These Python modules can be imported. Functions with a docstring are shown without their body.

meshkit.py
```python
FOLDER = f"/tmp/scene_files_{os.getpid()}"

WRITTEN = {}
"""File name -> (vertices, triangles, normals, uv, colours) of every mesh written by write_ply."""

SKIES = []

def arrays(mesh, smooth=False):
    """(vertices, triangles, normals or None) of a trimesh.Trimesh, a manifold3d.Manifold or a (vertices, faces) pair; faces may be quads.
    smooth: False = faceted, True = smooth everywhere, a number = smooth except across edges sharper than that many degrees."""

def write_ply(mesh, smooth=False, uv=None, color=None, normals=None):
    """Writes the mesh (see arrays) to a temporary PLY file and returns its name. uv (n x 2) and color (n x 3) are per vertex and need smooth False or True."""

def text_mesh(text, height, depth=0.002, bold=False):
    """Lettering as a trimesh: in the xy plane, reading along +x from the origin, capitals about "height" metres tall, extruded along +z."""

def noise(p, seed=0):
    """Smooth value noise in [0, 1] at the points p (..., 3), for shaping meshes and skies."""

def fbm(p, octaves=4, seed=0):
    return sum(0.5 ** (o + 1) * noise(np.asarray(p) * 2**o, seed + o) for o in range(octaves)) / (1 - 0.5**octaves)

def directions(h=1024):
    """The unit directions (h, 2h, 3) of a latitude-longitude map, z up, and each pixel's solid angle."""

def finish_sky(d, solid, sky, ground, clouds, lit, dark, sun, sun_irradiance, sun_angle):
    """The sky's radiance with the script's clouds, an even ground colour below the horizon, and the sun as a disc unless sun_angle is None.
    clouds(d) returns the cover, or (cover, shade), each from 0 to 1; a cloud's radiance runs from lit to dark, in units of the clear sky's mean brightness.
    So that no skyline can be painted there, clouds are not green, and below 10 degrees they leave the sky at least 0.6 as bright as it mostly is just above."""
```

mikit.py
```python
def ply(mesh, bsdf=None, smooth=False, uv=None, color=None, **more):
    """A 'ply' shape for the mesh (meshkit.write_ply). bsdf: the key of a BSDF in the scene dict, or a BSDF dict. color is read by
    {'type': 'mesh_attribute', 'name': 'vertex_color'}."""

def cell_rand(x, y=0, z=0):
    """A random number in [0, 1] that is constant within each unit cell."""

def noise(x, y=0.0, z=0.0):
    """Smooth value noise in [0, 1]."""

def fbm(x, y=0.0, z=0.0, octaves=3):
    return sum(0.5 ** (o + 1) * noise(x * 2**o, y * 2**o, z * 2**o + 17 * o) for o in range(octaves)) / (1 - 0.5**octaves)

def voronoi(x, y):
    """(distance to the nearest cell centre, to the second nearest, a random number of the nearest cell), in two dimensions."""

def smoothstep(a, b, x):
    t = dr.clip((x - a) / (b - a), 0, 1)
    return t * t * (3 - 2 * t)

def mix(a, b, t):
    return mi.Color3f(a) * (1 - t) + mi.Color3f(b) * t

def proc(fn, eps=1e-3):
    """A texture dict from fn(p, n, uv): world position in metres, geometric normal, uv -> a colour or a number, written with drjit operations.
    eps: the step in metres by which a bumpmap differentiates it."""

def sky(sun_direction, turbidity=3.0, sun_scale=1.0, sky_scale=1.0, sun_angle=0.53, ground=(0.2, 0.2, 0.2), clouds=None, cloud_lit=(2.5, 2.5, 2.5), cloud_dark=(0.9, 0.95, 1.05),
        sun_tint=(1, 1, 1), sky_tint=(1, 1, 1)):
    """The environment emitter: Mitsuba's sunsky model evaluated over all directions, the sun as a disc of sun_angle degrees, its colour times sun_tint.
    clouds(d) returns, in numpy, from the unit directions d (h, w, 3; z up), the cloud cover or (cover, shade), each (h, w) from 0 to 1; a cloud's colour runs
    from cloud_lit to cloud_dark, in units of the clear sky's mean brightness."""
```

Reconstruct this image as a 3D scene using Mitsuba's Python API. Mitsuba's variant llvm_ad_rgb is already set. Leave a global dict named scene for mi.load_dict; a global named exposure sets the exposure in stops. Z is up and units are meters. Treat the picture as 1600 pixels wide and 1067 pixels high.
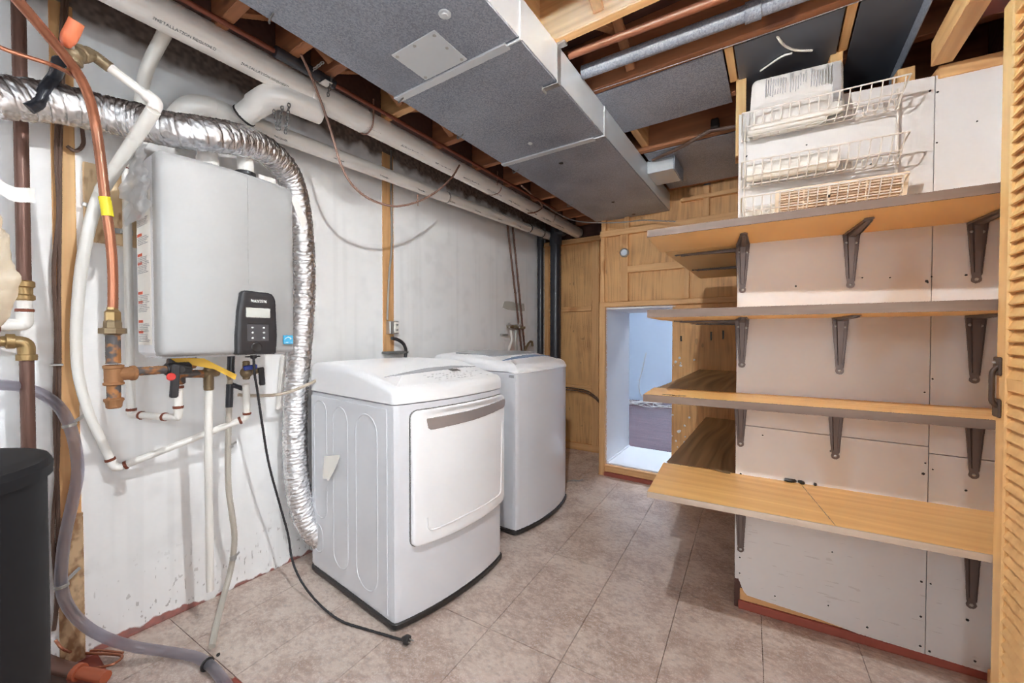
"""Basement laundry corner: tankless water heater, dryer, washer, metal trunk duct, board shelves."""
import math
import numpy as np
import drjit as dr
import mitsuba as mi
import trimesh
import shapely
import shapely.geometry as sg
import manifold3d as m3
import mikit
import meshkit
from mikit import proc, noise, fbm, voronoi, smoothstep, mix, cell_rand

scene, labels = {}, {}
T = mi.ScalarTransform4f


def C(r, g, b):
    """sRGB 0-255 to linear."""
    return [((c / 255) / 12.92 if c / 255 < 0.04045 else ((c / 255 + 0.055) / 1.055) ** 2.4) for c in (r, g, b)]


# ------------------------------------------------------------------ camera, lights, exposure
EYE = np.array([0.0, 0.0, 1.21])
AIM = np.array([-0.55408, 0.83230, -0.01688])
scene['camera'] = {'type': 'perspective', 'fov': 104.27, 'fov_axis': 'x', 'near_clip': 0.02, 'far_clip': 100.0,
                   'to_world': T().look_at(origin=EYE.tolist(), target=(EYE + AIM).tolist(), up=[0, 0, 1])}
exposure = -0.52
BULB = np.array([-0.40, 0.62, 2.215])
BULB_L = [13500.0, 14350.0, 15000.0]
FILL_TUBE_L = [160.0, 185.0, 203.0]  # radiance of the added strip light, fill only
FILL_WINDOW_L = [3.4, 3.72, 3.98]  # radiance of the added side window, fill only
NEXT_L = [40.0, 45.5, 53.0]
scene['air'] = {'type': 'constant', 'radiance': {'type': 'rgb', 'value': [0.02, 0.02, 0.022]}}

rng = np.random.default_rng(7)

# ------------------------------------------------------------------ materials


def mat(key, color, rough=0.6, metal=0.0, coat=0.0, spec=0.5, **kw):
    col = color if isinstance(color, dict) else {'type': 'rgb', 'value': list(color)}
    d = {'type': 'principled', 'base_color': col, 'roughness': rough, 'metallic': metal, 'specular': spec}
    if coat:
        d['clearcoat'] = coat
        d['clearcoat_gloss'] = 0.9
    d.update(kw)
    scene['mat_' + key] = {'type': 'twosided', 'bsdf': d}
    return 'mat_' + key


def wood(axis, light, dark, f=26.0, stretch=0.07, amount=1.0, knots=True):
    light, dark = C(*light), C(*dark)

    def fn(p, n, uv):
        q = [p.x, p.y, p.z]
        l = q[axis]
        a, b = [q[i] for i in range(3) if i != axis]
        w = fbm(a * 7, b * 7, l * 1.3, 2)
        g = fbm(a * f * 3 + w * 6, b * f * 3, l * f * stretch, 3)
        r = 0.5 + 0.5 * dr.sin((a + b) * f * 6 + w * 16)
        t = dr.clip(0.62 * g + 0.28 * r * w + 0.25 * (w - 0.4), 0, 1)
        if knots:
            k = smoothstep(0.80, 0.92, noise(a * 16, b * 16, l * 5 + 3))
            t = dr.clip(t + 0.55 * k, 0, 1)
        return mix(light, dark, dr.clip(t * amount, 0, 1))
    return proc(fn)


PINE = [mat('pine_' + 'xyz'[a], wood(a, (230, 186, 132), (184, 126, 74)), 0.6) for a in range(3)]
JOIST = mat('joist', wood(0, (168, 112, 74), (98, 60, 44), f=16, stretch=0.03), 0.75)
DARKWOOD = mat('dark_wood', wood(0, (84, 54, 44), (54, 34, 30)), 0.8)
def f_ply(p, n, uv):
    h = p.x + p.y
    w = fbm(h * 5, p.z * 1.3, 2.0, 2)
    g = fbm(h * 90 + w * 9, p.z * 4.5, 1.0, 3)
    b = fbm(h * 6, p.z * 5, 7.0, 3)
    c = mix(C(218, 170, 114), C(164, 112, 68), smoothstep(0.30, 1.05, 0.55 * g + 0.60 * b - 0.05))
    return mix(c, C(104, 66, 40), 0.4 * smoothstep(0.84, 0.90, fbm(h * 24, p.z * 12, 5.0, 2)))


PLY = mat('plywood', proc(f_ply), 0.6)
OAK = mat('oak_laminate', wood(0, (236, 190, 124), (206, 150, 86), f=20, stretch=0.04, knots=False), 0.38, spec=0.4)
DOORWOOD = mat('louver_wood', wood(2, (232, 188, 128), (206, 152, 92), f=18, stretch=0.04, knots=False), 0.45)
DARKOAK = mat('dark_oak_paper', wood(1, (178, 146, 104), (84, 62, 42), f=12, stretch=0.10, amount=1.25, knots=False), 0.42)
BRIDGE = mat('bridging', wood(1, (176, 124, 84), (120, 78, 54)), 0.75)
KRAFT = mat('board_underside', C(222, 180, 124), 0.7)
EDGE = mat('shelf_edge', wood(0, (132, 110, 94), (78, 62, 56), f=14, stretch=0.05, knots=False), 0.55)


def f_wall(p, n, uv):
    base = mi.Color3f(C(246, 246, 245))
    streak = fbm(p.y * 30, p.z * 1.2, 3.0, 2)
    grit = fbm(p.y * 9, p.z * 9, 1.0, 3)
    c = base * (1 - 0.05 * smoothstep(0.5, 0.8, streak) - 0.06 * smoothstep(0.55, 0.85, grit))
    fine = noise(p.y * 70, p.z * 70)
    spot = smoothstep(0.74, 0.80, fbm(p.y * 90, p.z * 50, 5.0, 2)) * smoothstep(0.4, 0.0, p.z) * 0.55
    c = mix(c, C(126, 118, 110), spot)
    bare = smoothstep(-0.03, 0.03, p.z - 2.36 + 0.10 * (fbm(p.y * 11, p.z * 11, 2.0, 3) - 0.5))
    c = mix(c, mi.Color3f(C(122, 110, 102)) * (0.55 + 0.7 * fine), bare)
    edge = 0.026 * smoothstep(0.70, 0.62, p.y) + 0.010 * smoothstep(0.95, 1.05, p.y) + 0.05 * (fbm(p.y * 26, p.z * 8, 8.0, 3) - 0.5)
    red = smoothstep(0.006, -0.004, p.z - edge) * smoothstep(0.30, 0.34, p.y) * smoothstep(1.5, 1.3, p.y)
    return mix(c, mix(C(160, 70, 52), C(112, 52, 42), noise(p.y * 60, p.z * 60)), red * 0.9)


WALL = mat('painted_concrete', proc(f_wall), 0.62)


def f_dry(p, n, uv):
    c = mi.Color3f(C(222, 219, 217)) * (1 - 0.05 * fbm(p.x * 6, p.z * 6, 4.0, 3))
    smudge = smoothstep(0.62, 0.8, fbm(p.x * 5, p.z * 4, 9.0, 2)) * smoothstep(1.7, 1.4, p.z)
    c = mix(c, C(206, 188, 166), 0.5 * smudge)
    scuff = smoothstep(0.80, 0.86, fbm(p.x * 22, p.z * 110, 6.0, 2)) * smoothstep(0.5, 0.3, p.z)
    return mix(c, C(150, 140, 130), 0.22 * scuff)


DRYWALL = mat('drywall', proc(f_dry), 0.7)


def f_tile(p, n, uv):
    a = fbm(p.x * 9, p.y * 9, 1.0, 3)
    b = fbm(p.x * 60 + 3 * a, p.y * 95, 2.0, 3)
    s = noise(p.x * 260, p.y * 260, 4.0)
    c = mix(C(206, 188, 175), C(170, 145, 131), smoothstep(0.25, 0.80, 0.55 * a + 0.45 * b))
    c = mix(c, C(216, 206, 198), 0.45 * smoothstep(0.60, 0.80, s))
    return mix(c, C(120, 100, 92), 0.35 * smoothstep(0.62, 0.86, b * 0.5 + s * 0.5))


TILE = mat('floor_tile', proc(f_tile), 0.32, spec=0.4)
REDFLOOR = mat('red_floor_paint', C(146, 74, 60), 0.6)
GROUT = mat('grout', C(96, 78, 70), 0.8)


def f_galv(p, n, uv):
    u = dr.select(dr.abs(n.z) > 0.7, p.x, dr.select(dr.abs(n.x) > 0.7, p.y, p.x))
    v = dr.select(dr.abs(n.z) > 0.7, p.y, p.z)
    d1, d2, r = voronoi(u * 210, v * 210)
    k = fbm(u * 5, v * 5, 2.0, 2)
    return mix(C(116, 121, 131), C(156, 162, 172), dr.clip(r * 0.6 + 0.8 * (k - 0.35), 0, 1))


GALV = mat('galvanized', proc(f_galv), 0.45, metal=0.25, spec=0.5)
GALVL = mat('galvanized_bright', C(206, 210, 212), 0.42, metal=0.35)
ENAMEL = mat('white_enamel', C(248, 248, 249), 0.22, coat=0.6)
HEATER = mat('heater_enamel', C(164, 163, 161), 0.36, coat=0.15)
ENAMELG = mat('grey_white_enamel', C(216, 217, 221), 0.28, coat=0.4)
PVC = mat('white_pvc', C(242, 237, 230), 0.35)
PIPEW = mat('white_supply_pipe', C(238, 234, 226), 0.35)
BEIGEPIPE = mat('beige_tube', C(190, 176, 156), 0.35)
BLACK = mat('black_plastic', C(34, 33, 35), 0.35)
ABS = mat('black_abs', C(36, 38, 44), 0.28)
BLACKTRIM = mat('black_trim', C(30, 28, 28), 0.4)
TANK = mat('dark_tank', C(20, 20, 22), 0.6, spec=0.25)
BRASS = mat('brass', C(158, 130, 88), 0.38, metal=0.75)
OLDBRASS = mat('old_brass', C(130, 112, 86), 0.45, metal=0.6)
COPPER = mat('copper', C(166, 108, 82), 0.36, metal=0.75)
DARKCOPPER = mat('dark_copper', C(104, 76, 66), 0.42, metal=0.55)
CRING = mat('copper_ring', C(120, 66, 48), 0.45, metal=0.4)


def f_rust(p, n, uv):
    t = fbm(p.x * 45, p.y * 45, p.z * 45, 3)
    return mix(C(80, 76, 76), C(160, 108, 64), smoothstep(0.40, 0.60, t))


RUST = mat('rusty_iron', proc(f_rust), 0.6, metal=0.3)
ORANGERUST = mat('orange_rust', C(146, 102, 66), 0.6, metal=0.3)
REDRUST = mat('red_rust', C(168, 88, 58), 0.6, metal=0.2)
STEEL = mat('steel', C(178, 176, 172), 0.35, metal=0.8)
BRONZE = mat('bracket_metal', C(104, 92, 88), 0.36, metal=0.5)
scene['mat_foil'] = {'type': 'twosided', 'bsdf': {'type': 'roughconductor', 'material': 'Al', 'alpha': 0.28}}
FOIL = 'mat_foil'
YELLOW = mat('yellow_tape', C(226, 206, 40), 0.5)
YELLOWTAG = mat('yellow_tag', C(228, 178, 50), 0.5)
ORANGE = mat('orange_plastic', C(226, 118, 80), 0.4)
RED = mat('red_plastic', C(200, 52, 44), 0.4)
BLUE = mat('blue_plastic', C(40, 62, 150), 0.4)
GREYPRINT = mat('grey_print', C(168, 166, 166), 0.6)
DARKPRINT = mat('dark_print', C(96, 94, 92), 0.6)
WHITEPRINT = mat('white_print', C(242, 242, 242), 0.5)
REDPRINT = mat('red_print', C(196, 84, 62), 0.6)
CYAN = mat('cyan_print', C(70, 168, 214), 0.5)
LCD = mat('display_grey', C(196, 198, 190), 0.3)
TRIMGREY = mat('grey_trim', C(172, 172, 176), 0.3, metal=0.2)
HANDLEGREY = mat('handle_taupe', C(166, 158, 156), 0.35, metal=0.45)
LIDGREY = mat('lid_glass', C(150, 154, 157), 0.12, coat=0.5)
BLUETRIM = mat('blue_trim', C(128, 148, 180), 0.25, metal=0.2)
PAPER = mat('white_paper', C(236, 232, 224), 0.8)
CREAM = mat('cream_cloth', C(222, 204, 178), 0.9)
DAMPER = mat('register_damper', C(196, 166, 138), 0.5)
HANDLEIRON = mat('hammered_iron', C(66, 52, 44), 0.4, metal=0.4)
GALV_SHADED = mat('galvanized_shaded', C(74, 78, 85), 0.5, metal=0.2)  # galvanized darkened: shadow above the partition put into the colour
HARDBOARD = mat('hardboard', C(128, 78, 70), 0.6)
BEIGEPL = mat('beige_register', C(240, 222, 198), 0.5)
WIREW = mat('white_wire', C(226, 218, 208), 0.35)
BROWNWIRE = mat('brown_wire', C(138, 106, 92), 0.5)
WIREGREY = mat('grey_wire', C(128, 120, 116), 0.5)
DARKCABLE = mat('dark_cable', C(84, 62, 50), 0.6)
BLUEWALL = mat('next_room_paint', C(214, 226, 238), 0.6)
WHITEPAINT = mat('white_lining', C(232, 234, 238), 0.45)


def f_lam(p, n, uv):
    row = dr.floor(p.y / 0.16)
    t = fbm(p.x * 5 + row * 3.7, p.y * 70, 1.0, 3)
    seam = smoothstep(0.006, 0.002, dr.abs(p.y - (row + 0.5) * 0.16) * 0 + dr.minimum(p.y - row * 0.16, 0.16 - (p.y - row * 0.16)))
    return mix(mix(C(118, 88, 88), C(78, 56, 60), t), C(52, 38, 42), 0.6 * seam)


LAMINATE = mat('next_room_laminate', proc(f_lam), 0.25)
PLASTER = mat('rough_plaster', proc(lambda p, n, uv: mix(C(200, 170, 134), C(142, 104, 72), smoothstep(0.35, 0.75, fbm(p.y * 50, p.z * 30, 2.0, 3)))), 0.85)
GREYPATCH = mat('mortar', C(186, 182, 172), 0.85)
OSB = mat('strand_board', proc(lambda p, n, uv: mix(C(226, 196, 156), C(150, 104, 62), smoothstep(0.52, 0.78, fbm(p.y * 40, p.z * 14, 3.0, 3)))), 0.8)
scene['mat_vinyl_tube'] = {'type': 'principledthin', 'base_color': {'type': 'rgb', 'value': C(226, 223, 232)}, 'roughness': 0.06, 'spec_trans': 0.82, 'diff_trans': 1.0, 'eta': 1.45}
VINYL = 'mat_vinyl_tube'
VINYLT = mat('vinyl_tube_tan', C(186, 178, 166), 0.2, coat=0.6)
scene['mat_film'] = {'type': 'principledthin', 'base_color': {'type': 'rgb', 'value': [0.95, 0.95, 0.95]}, 'roughness': 0.25, 'spec_trans': 0.75, 'eta': 1.3}
FILM = 'mat_film'

# ------------------------------------------------------------------ helpers


def add(key, mesh, m, smooth=False, label=None, cat=None, group=None, kind=None):
    if key in scene:
        raise KeyError(key)
    scene[key] = mikit.ply(mesh, m, smooth=smooth)
    tag(key, label, cat, group, kind)
    return key


def tag(key, label=None, cat=None, group=None, kind=None):
    d = {k: v for k, v in (('label', label), ('category', cat), ('group', group), ('kind', kind)) if v}
    if d:
        labels[key] = d


COUNT = {}


def num(base):
    """base, base_001, base_002 ..."""
    n = COUNT.get(base, 0)
    COUNT[base] = n + 1
    return base if n == 0 else f'{base}_{n:03d}'


def hull(pts):
    return trimesh.Trimesh(*(lambda m: (m.vert_properties[:, :3], m.tri_verts))(m3.Manifold.hull_points(np.asarray(pts, float)).to_mesh()), process=False)


def bx(x0, x1, y0, y1, z0, z1, b=0.002):
    """Box with chamfered edges."""
    lo, hi = np.minimum([x0, y0, z0], [x1, y1, z1]), np.maximum([x0, y0, z0], [x1, y1, z1])
    b = min(b, 0.45 * float((hi - lo).min()))
    if b <= 0:
        m = trimesh.creation.box(extents=hi - lo)
        m.apply_translation((hi + lo) / 2)
        return m
    pts = []
    for i in range(8):
        s = np.array([(i >> k) & 1 for k in range(3)])
        corner = np.where(s, hi, lo)
        inw = np.where(s, -b, b)
        for k in range(3):
            q = corner + inw
            q[k] = corner[k]
            pts.append(q)
    return hull(pts)


def frame(d, up=(0, 0, 1)):
    d = np.asarray(d, float)
    d = d / np.linalg.norm(d)
    up = np.asarray(up, float)
    if abs(d @ up) > 0.97:
        up = np.array([0, 1.0, 0]) if abs(d[1]) < 0.9 else np.array([1.0, 0, 0])
    a = np.cross(up, d)
    a /= np.linalg.norm(a)
    return a, np.cross(d, a), d


def place(mesh, o, ax, ay, az):
    M = np.eye(4)
    M[:3, 0], M[:3, 1], M[:3, 2], M[:3, 3] = ax, ay, az, o
    mesh = mesh.copy()
    mesh.apply_transform(M)
    return mesh


def beam(p0, p1, w, h, up=(0, 0, 1), b=0.002):
    """Bar from p0 to p1, w across, h along up."""
    p0, p1 = np.asarray(p0, float), np.asarray(p1, float)
    a, c, d = frame(p1 - p0, up)
    return place(bx(-w / 2, w / 2, -h / 2, h / 2, 0, np.linalg.norm(p1 - p0), b), p0, a, c, d)


def cat(*ms):
    out = []
    for m in ms:
        out.extend(m if isinstance(m, (list, tuple)) else [m])
    return trimesh.util.concatenate(out)


def curve(pts, n=12):
    """Catmull-Rom through the points."""
    P = np.asarray(pts, float)
    if len(P) < 3:
        return P
    P = np.vstack([2 * P[0] - P[1], P, 2 * P[-1] - P[-2]])
    out = []
    for i in range(1, len(P) - 2):
        p0, p1, p2, p3 = P[i - 1:i + 3]
        for t in np.linspace(0, 1, n, endpoint=False):
            out.append(0.5 * (2 * p1 + (p2 - p0) * t + (2 * p0 - 5 * p1 + 4 * p2 - p3) * t * t + (3 * p1 - p0 - 3 * p2 + p3) * t ** 3))
    out.append(P[-2])
    return np.array(out)


def fillet(pts, r=0.03, n=6):
    """Polyline with rounded corners."""
    P = [np.asarray(p, float) for p in pts]
    out = [P[0]]
    for i in range(1, len(P) - 1):
        a, b = P[i - 1] - P[i], P[i + 1] - P[i]
        k = min(r, 0.45 * np.linalg.norm(a), 0.45 * np.linalg.norm(b))
        s, e = P[i] + a / np.linalg.norm(a) * k, P[i] + b / np.linalg.norm(b) * k
        for t in np.linspace(0, 1, n):
            out.append((1 - t) ** 2 * s + 2 * t * (1 - t) * P[i] + t * t * e)
    out.append(P[-1])
    return np.array(out)


def tube(pts, r, sides=14, caps=True):
    P = np.asarray(pts, float)
    keep = np.r_[True, np.linalg.norm(np.diff(P, axis=0), axis=1) > 1e-6]
    P = P[keep]
    R = np.broadcast_to(np.asarray(r, float), (len(keep),))[keep] if np.ndim(r) < 2 else np.asarray(r)[keep]
    d = np.gradient(P, axis=0)
    d /= np.linalg.norm(d, axis=1, keepdims=True)
    a, _, _ = frame(d[0])
    A = []
    for t in d:
        a = a - (a @ t) * t
        a /= np.linalg.norm(a)
        A.append(a)
    A = np.array(A)
    B = np.cross(d, A)
    th = np.arange(sides) * 2 * np.pi / sides
    Rr = R[:, None] if R.ndim == 1 else R
    v = P[:, None] + Rr[..., None] * (np.cos(th)[None, :, None] * A[:, None] + np.sin(th)[None, :, None] * B[:, None])
    i, j = np.meshgrid(np.arange(len(P) - 1), np.arange(sides), indexing='ij')
    q = np.stack([i * sides + j, i * sides + (j + 1) % sides, (i + 1) * sides + (j + 1) % sides, (i + 1) * sides + j], -1).reshape(-1, 4)
    f = np.vstack([q[:, [0, 1, 2]], q[:, [0, 2, 3]]])
    v = v.reshape(-1, 3)
    if caps:
        n = len(v)
        v = np.vstack([v, P[:1], P[-1:]])
        k = np.arange(sides)
        f = np.vstack([f, np.stack([np.full(sides, n), (k + 1) % sides, k], 1), np.stack([np.full(sides, n + 1), n - sides + k, n - sides + (k + 1) % sides], 1)])
    return trimesh.Trimesh(v, f, process=False)


def lathe(prof, o, d, sides=24):
    """Profile [(radius, along)] turned about the axis from o along d."""
    a, b, d = frame(d)
    o = np.asarray(o, float)
    th = np.arange(sides) * 2 * np.pi / sides
    v = np.array([o + d * h + r * (np.cos(t) * a + np.sin(t) * b) for r, h in prof for t in th])
    n = len(prof)
    i, j = np.meshgrid(np.arange(n - 1), np.arange(sides), indexing='ij')
    q = np.stack([i * sides + j, i * sides + (j + 1) % sides, (i + 1) * sides + (j + 1) % sides, (i + 1) * sides + j], -1).reshape(-1, 4)
    f = np.vstack([q[:, [0, 1, 2]], q[:, [0, 2, 3]]])
    v = np.vstack([v, o + d * prof[0][1], o + d * prof[-1][1]])
    k = np.arange(sides)
    m = n * sides
    f = np.vstack([f, np.stack([np.full(sides, m), (k + 1) % sides, k], 1), np.stack([np.full(sides, m + 1), m - sides + k, m - sides + (k + 1) % sides], 1)])
    return trimesh.Trimesh(v, f, process=False)


def cyl(p0, p1, r, b=0.002, sides=20):
    p0, p1 = np.asarray(p0, float), np.asarray(p1, float)
    L = float(np.linalg.norm(p1 - p0))
    b = min(b, 0.4 * L, 0.4 * r)
    return lathe([(r - b, 0), (r, b), (r, L - b), (r - b, L)], p0, p1 - p0, sides)


def ring(o, d, r, w, t=0.004, sides=20):
    d = np.asarray(d, float) / np.linalg.norm(d)
    return cyl(np.asarray(o) - d * w / 2, np.asarray(o) + d * w / 2, r + t, 0.0015, sides)


def ball(o, r, sub=2, sc=(1, 1, 1)):
    m = trimesh.creation.icosphere(subdivisions=sub, radius=r)
    m.vertices *= np.asarray(sc)
    m.apply_translation(o)
    return m


def resample(poly, n):
    L = poly.exterior
    c = np.array([L.interpolate(t, normalized=True).coords[0] for t in np.linspace(0, 1, n, endpoint=False)])
    return c if L.is_ccw else c[::-1]


def rrect(x0, x1, y0, y1, r, n=96):
    return resample(sg.box(x0, y0, x1, y1).buffer(-r).buffer(r, quad_segs=8), n)


def pillow(outline, levels, top, mapf, rings=10, closed_bottom=True):
    """outline (n,2) ccw; levels [(inset, height)] outer skirt; inside the last level the height is top(x, y, f), f from 1 at the rim to 0."""
    o = np.asarray(outline, float)
    n = len(o)
    t = np.roll(o, -1, 0) - np.roll(o, 1, 0)
    t /= np.linalg.norm(t, axis=1, keepdims=True)
    inn = np.stack([-t[:, 1], t[:, 0]], 1)
    V = []
    for ins, h in levels:
        q = o + inn * ins
        hh = np.array([h(x, y) for x, y in q]) if callable(h) else np.full(n, h)
        V.append(np.column_stack([q, hh]))
    last = V[-1][:, :2]
    c = last.mean(0)
    for k in range(1, rings):
        f = 1 - k / rings
        q = c + (last - c) * f
        V.append(np.column_stack([q, [top(x, y, f) for x, y in q]]))
    m = len(V)
    pts = np.vstack(V + [np.array([[c[0], c[1], top(c[0], c[1], 0.0)]])])
    i, j = np.meshgrid(np.arange(m - 1), np.arange(n), indexing='ij')
    q = np.stack([i * n + j, i * n + (j + 1) % n, (i + 1) * n + (j + 1) % n, (i + 1) * n + j], -1).reshape(-1, 4)
    k = np.arange(n)
    F = [q[:, [0, 1, 2]], q[:, [0, 2, 3]], np.stack([(m - 1) * n + k, (m - 1) * n + (k + 1) % n, np.full(n, m * n)], 1)]
    if closed_bottom:
        pts = np.vstack([pts, [[*o.mean(0), V[0][:, 2].mean()]]])
        F.append(np.stack([(k + 1) % n, k, np.full(n, m * n + 1)], 1))
    v = np.array([mapf(*p) for p in pts])
    M = trimesh.Trimesh(v, np.vstack(F), process=False)
    if M.volume < 0:
        M.invert()
    return M


def plate(poly, t, o, ax, ay, az):
    """Flat polygon (in ax, ay) of thickness t along az."""
    return place(trimesh.creation.extrude_polygon(poly, t, engine='earcut'), np.asarray(o, float), ax, ay, az)


def text(s, h, o, ax, ay, depth=0.0008, bold=False):
    m = meshkit.text_mesh(s, h, depth, bold)
    ax, ay = np.asarray(ax, float), np.asarray(ay, float)
    return place(m, np.asarray(o, float), ax, ay, np.cross(ax, ay))


X, Y, Z = np.eye(3)

# ------------------------------------------------------------------ floor
add('floor', bx(-2.15, 0.66, -2.6, 3.88, -0.03, -0.006, 0), GROUT, kind='structure', label='laundry floor of brown-pink stone-look tiles over old red paint')
add('floor__old_paint', bx(-2.149, -1.9, 0.28, 0.40, -0.006, -0.0045, 0), REDFLOOR, label='old red floor paint where a tile corner is missing')
add('floor__old_paint_001', bx(-1.62, -1.45, 0.52, 0.63, -0.006, -0.0045, 0), REDFLOOR)
ang = math.radians(2.8)
tx, ty = np.array([math.cos(ang), math.sin(ang)]), np.array([-math.sin(ang), math.cos(ang)])
room = sg.Polygon([(-2.147, -1.6), (0.64, -1.6), (0.64, 2.10), (-0.135, 2.04), (-0.135, 3.28), (-1.22, 3.28), (-1.26, 3.86), (-2.147, 3.86)])
room = room.difference(sg.Polygon([(-2.2, -0.4), (-1.93, -0.4), (-1.93, 0.345), (-2.02, 0.36), (-2.2, 0.36)]).buffer(0.01)).difference(sg.Polygon([(-1.60, 0.60), (-1.50, 0.62), (-1.47, 0.55), (-1.57, 0.53)]))
org = np.array([-0.7195, 2.6145])
for i in range(-8, 8):
    for j in range(-8, 6):
        o = org + tx * 0.3215 * i + ty * 0.652 * (j + (0.5 if i % 2 else 0.0) * 0)
        g = 0.0011
        q = [o + tx * g + ty * g, o + tx * (0.3215 - g) + ty * g, o + tx * (0.3215 - g) + ty * (0.652 - g), o + tx * g + ty * (0.652 - g)]
        pl = sg.Polygon(q).intersection(room)
        for pl in (pl.geoms if hasattr(pl, 'geoms') else [pl]):
            if pl.is_empty or pl.area < 0.002:
                continue
            c = np.array(pl.exterior.coords)[:-1]
            top = np.array(sg.Polygon(c).buffer(-0.0012, join_style='mitre').exterior.coords)[:-1]
            lo = trimesh.creation.extrude_polygon(pl, 0.0062, engine='earcut')
            lo.apply_translation([0, 0, -0.0062])
            add(num('floor__tile'), lo, TILE)

# ------------------------------------------------------------------ left wall
add('wall_left', bx(-2.35, -2.15, -2.6, 4.1, -0.03, 2.57, 0.006), WALL, kind='structure', label='white painted concrete foundation wall behind the heater and the dryer')
add('wall_left__nailer', bx(-2.16, -2.145, 0.278, 0.336, 0.55, 2.40, 0.002), PINE[2], label='weathered wood nailing strip left of the heater')
add('wall_left__nailer_001', bx(-2.16, -2.145, 0.276, 0.34, 0.0, 0.55, 0.002), PLASTER, label='rough plaster patch under the left nailing strip')
add('wall_left__nailer_002', bx(-2.16, -2.145, 1.702, 1.79, 1.10, 2.40, 0.002), PINE[2], label='wood nailing strip above the dryer')
pts = [(3.08, 1.47), (3.10, 1.52), (3.2, 1.525), (3.30, 1.515), (3.44, 1.52), (3.45, 1.46), (3.3, 1.455), (3.16, 1.46)]
add('wall_left__patch', plate(sg.Polygon(pts).buffer(0.008), 0.006, (-2.152, 0, 0), Y, Z, X), GREYPATCH, label='grey mortar patch above the laundry taps')

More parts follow.
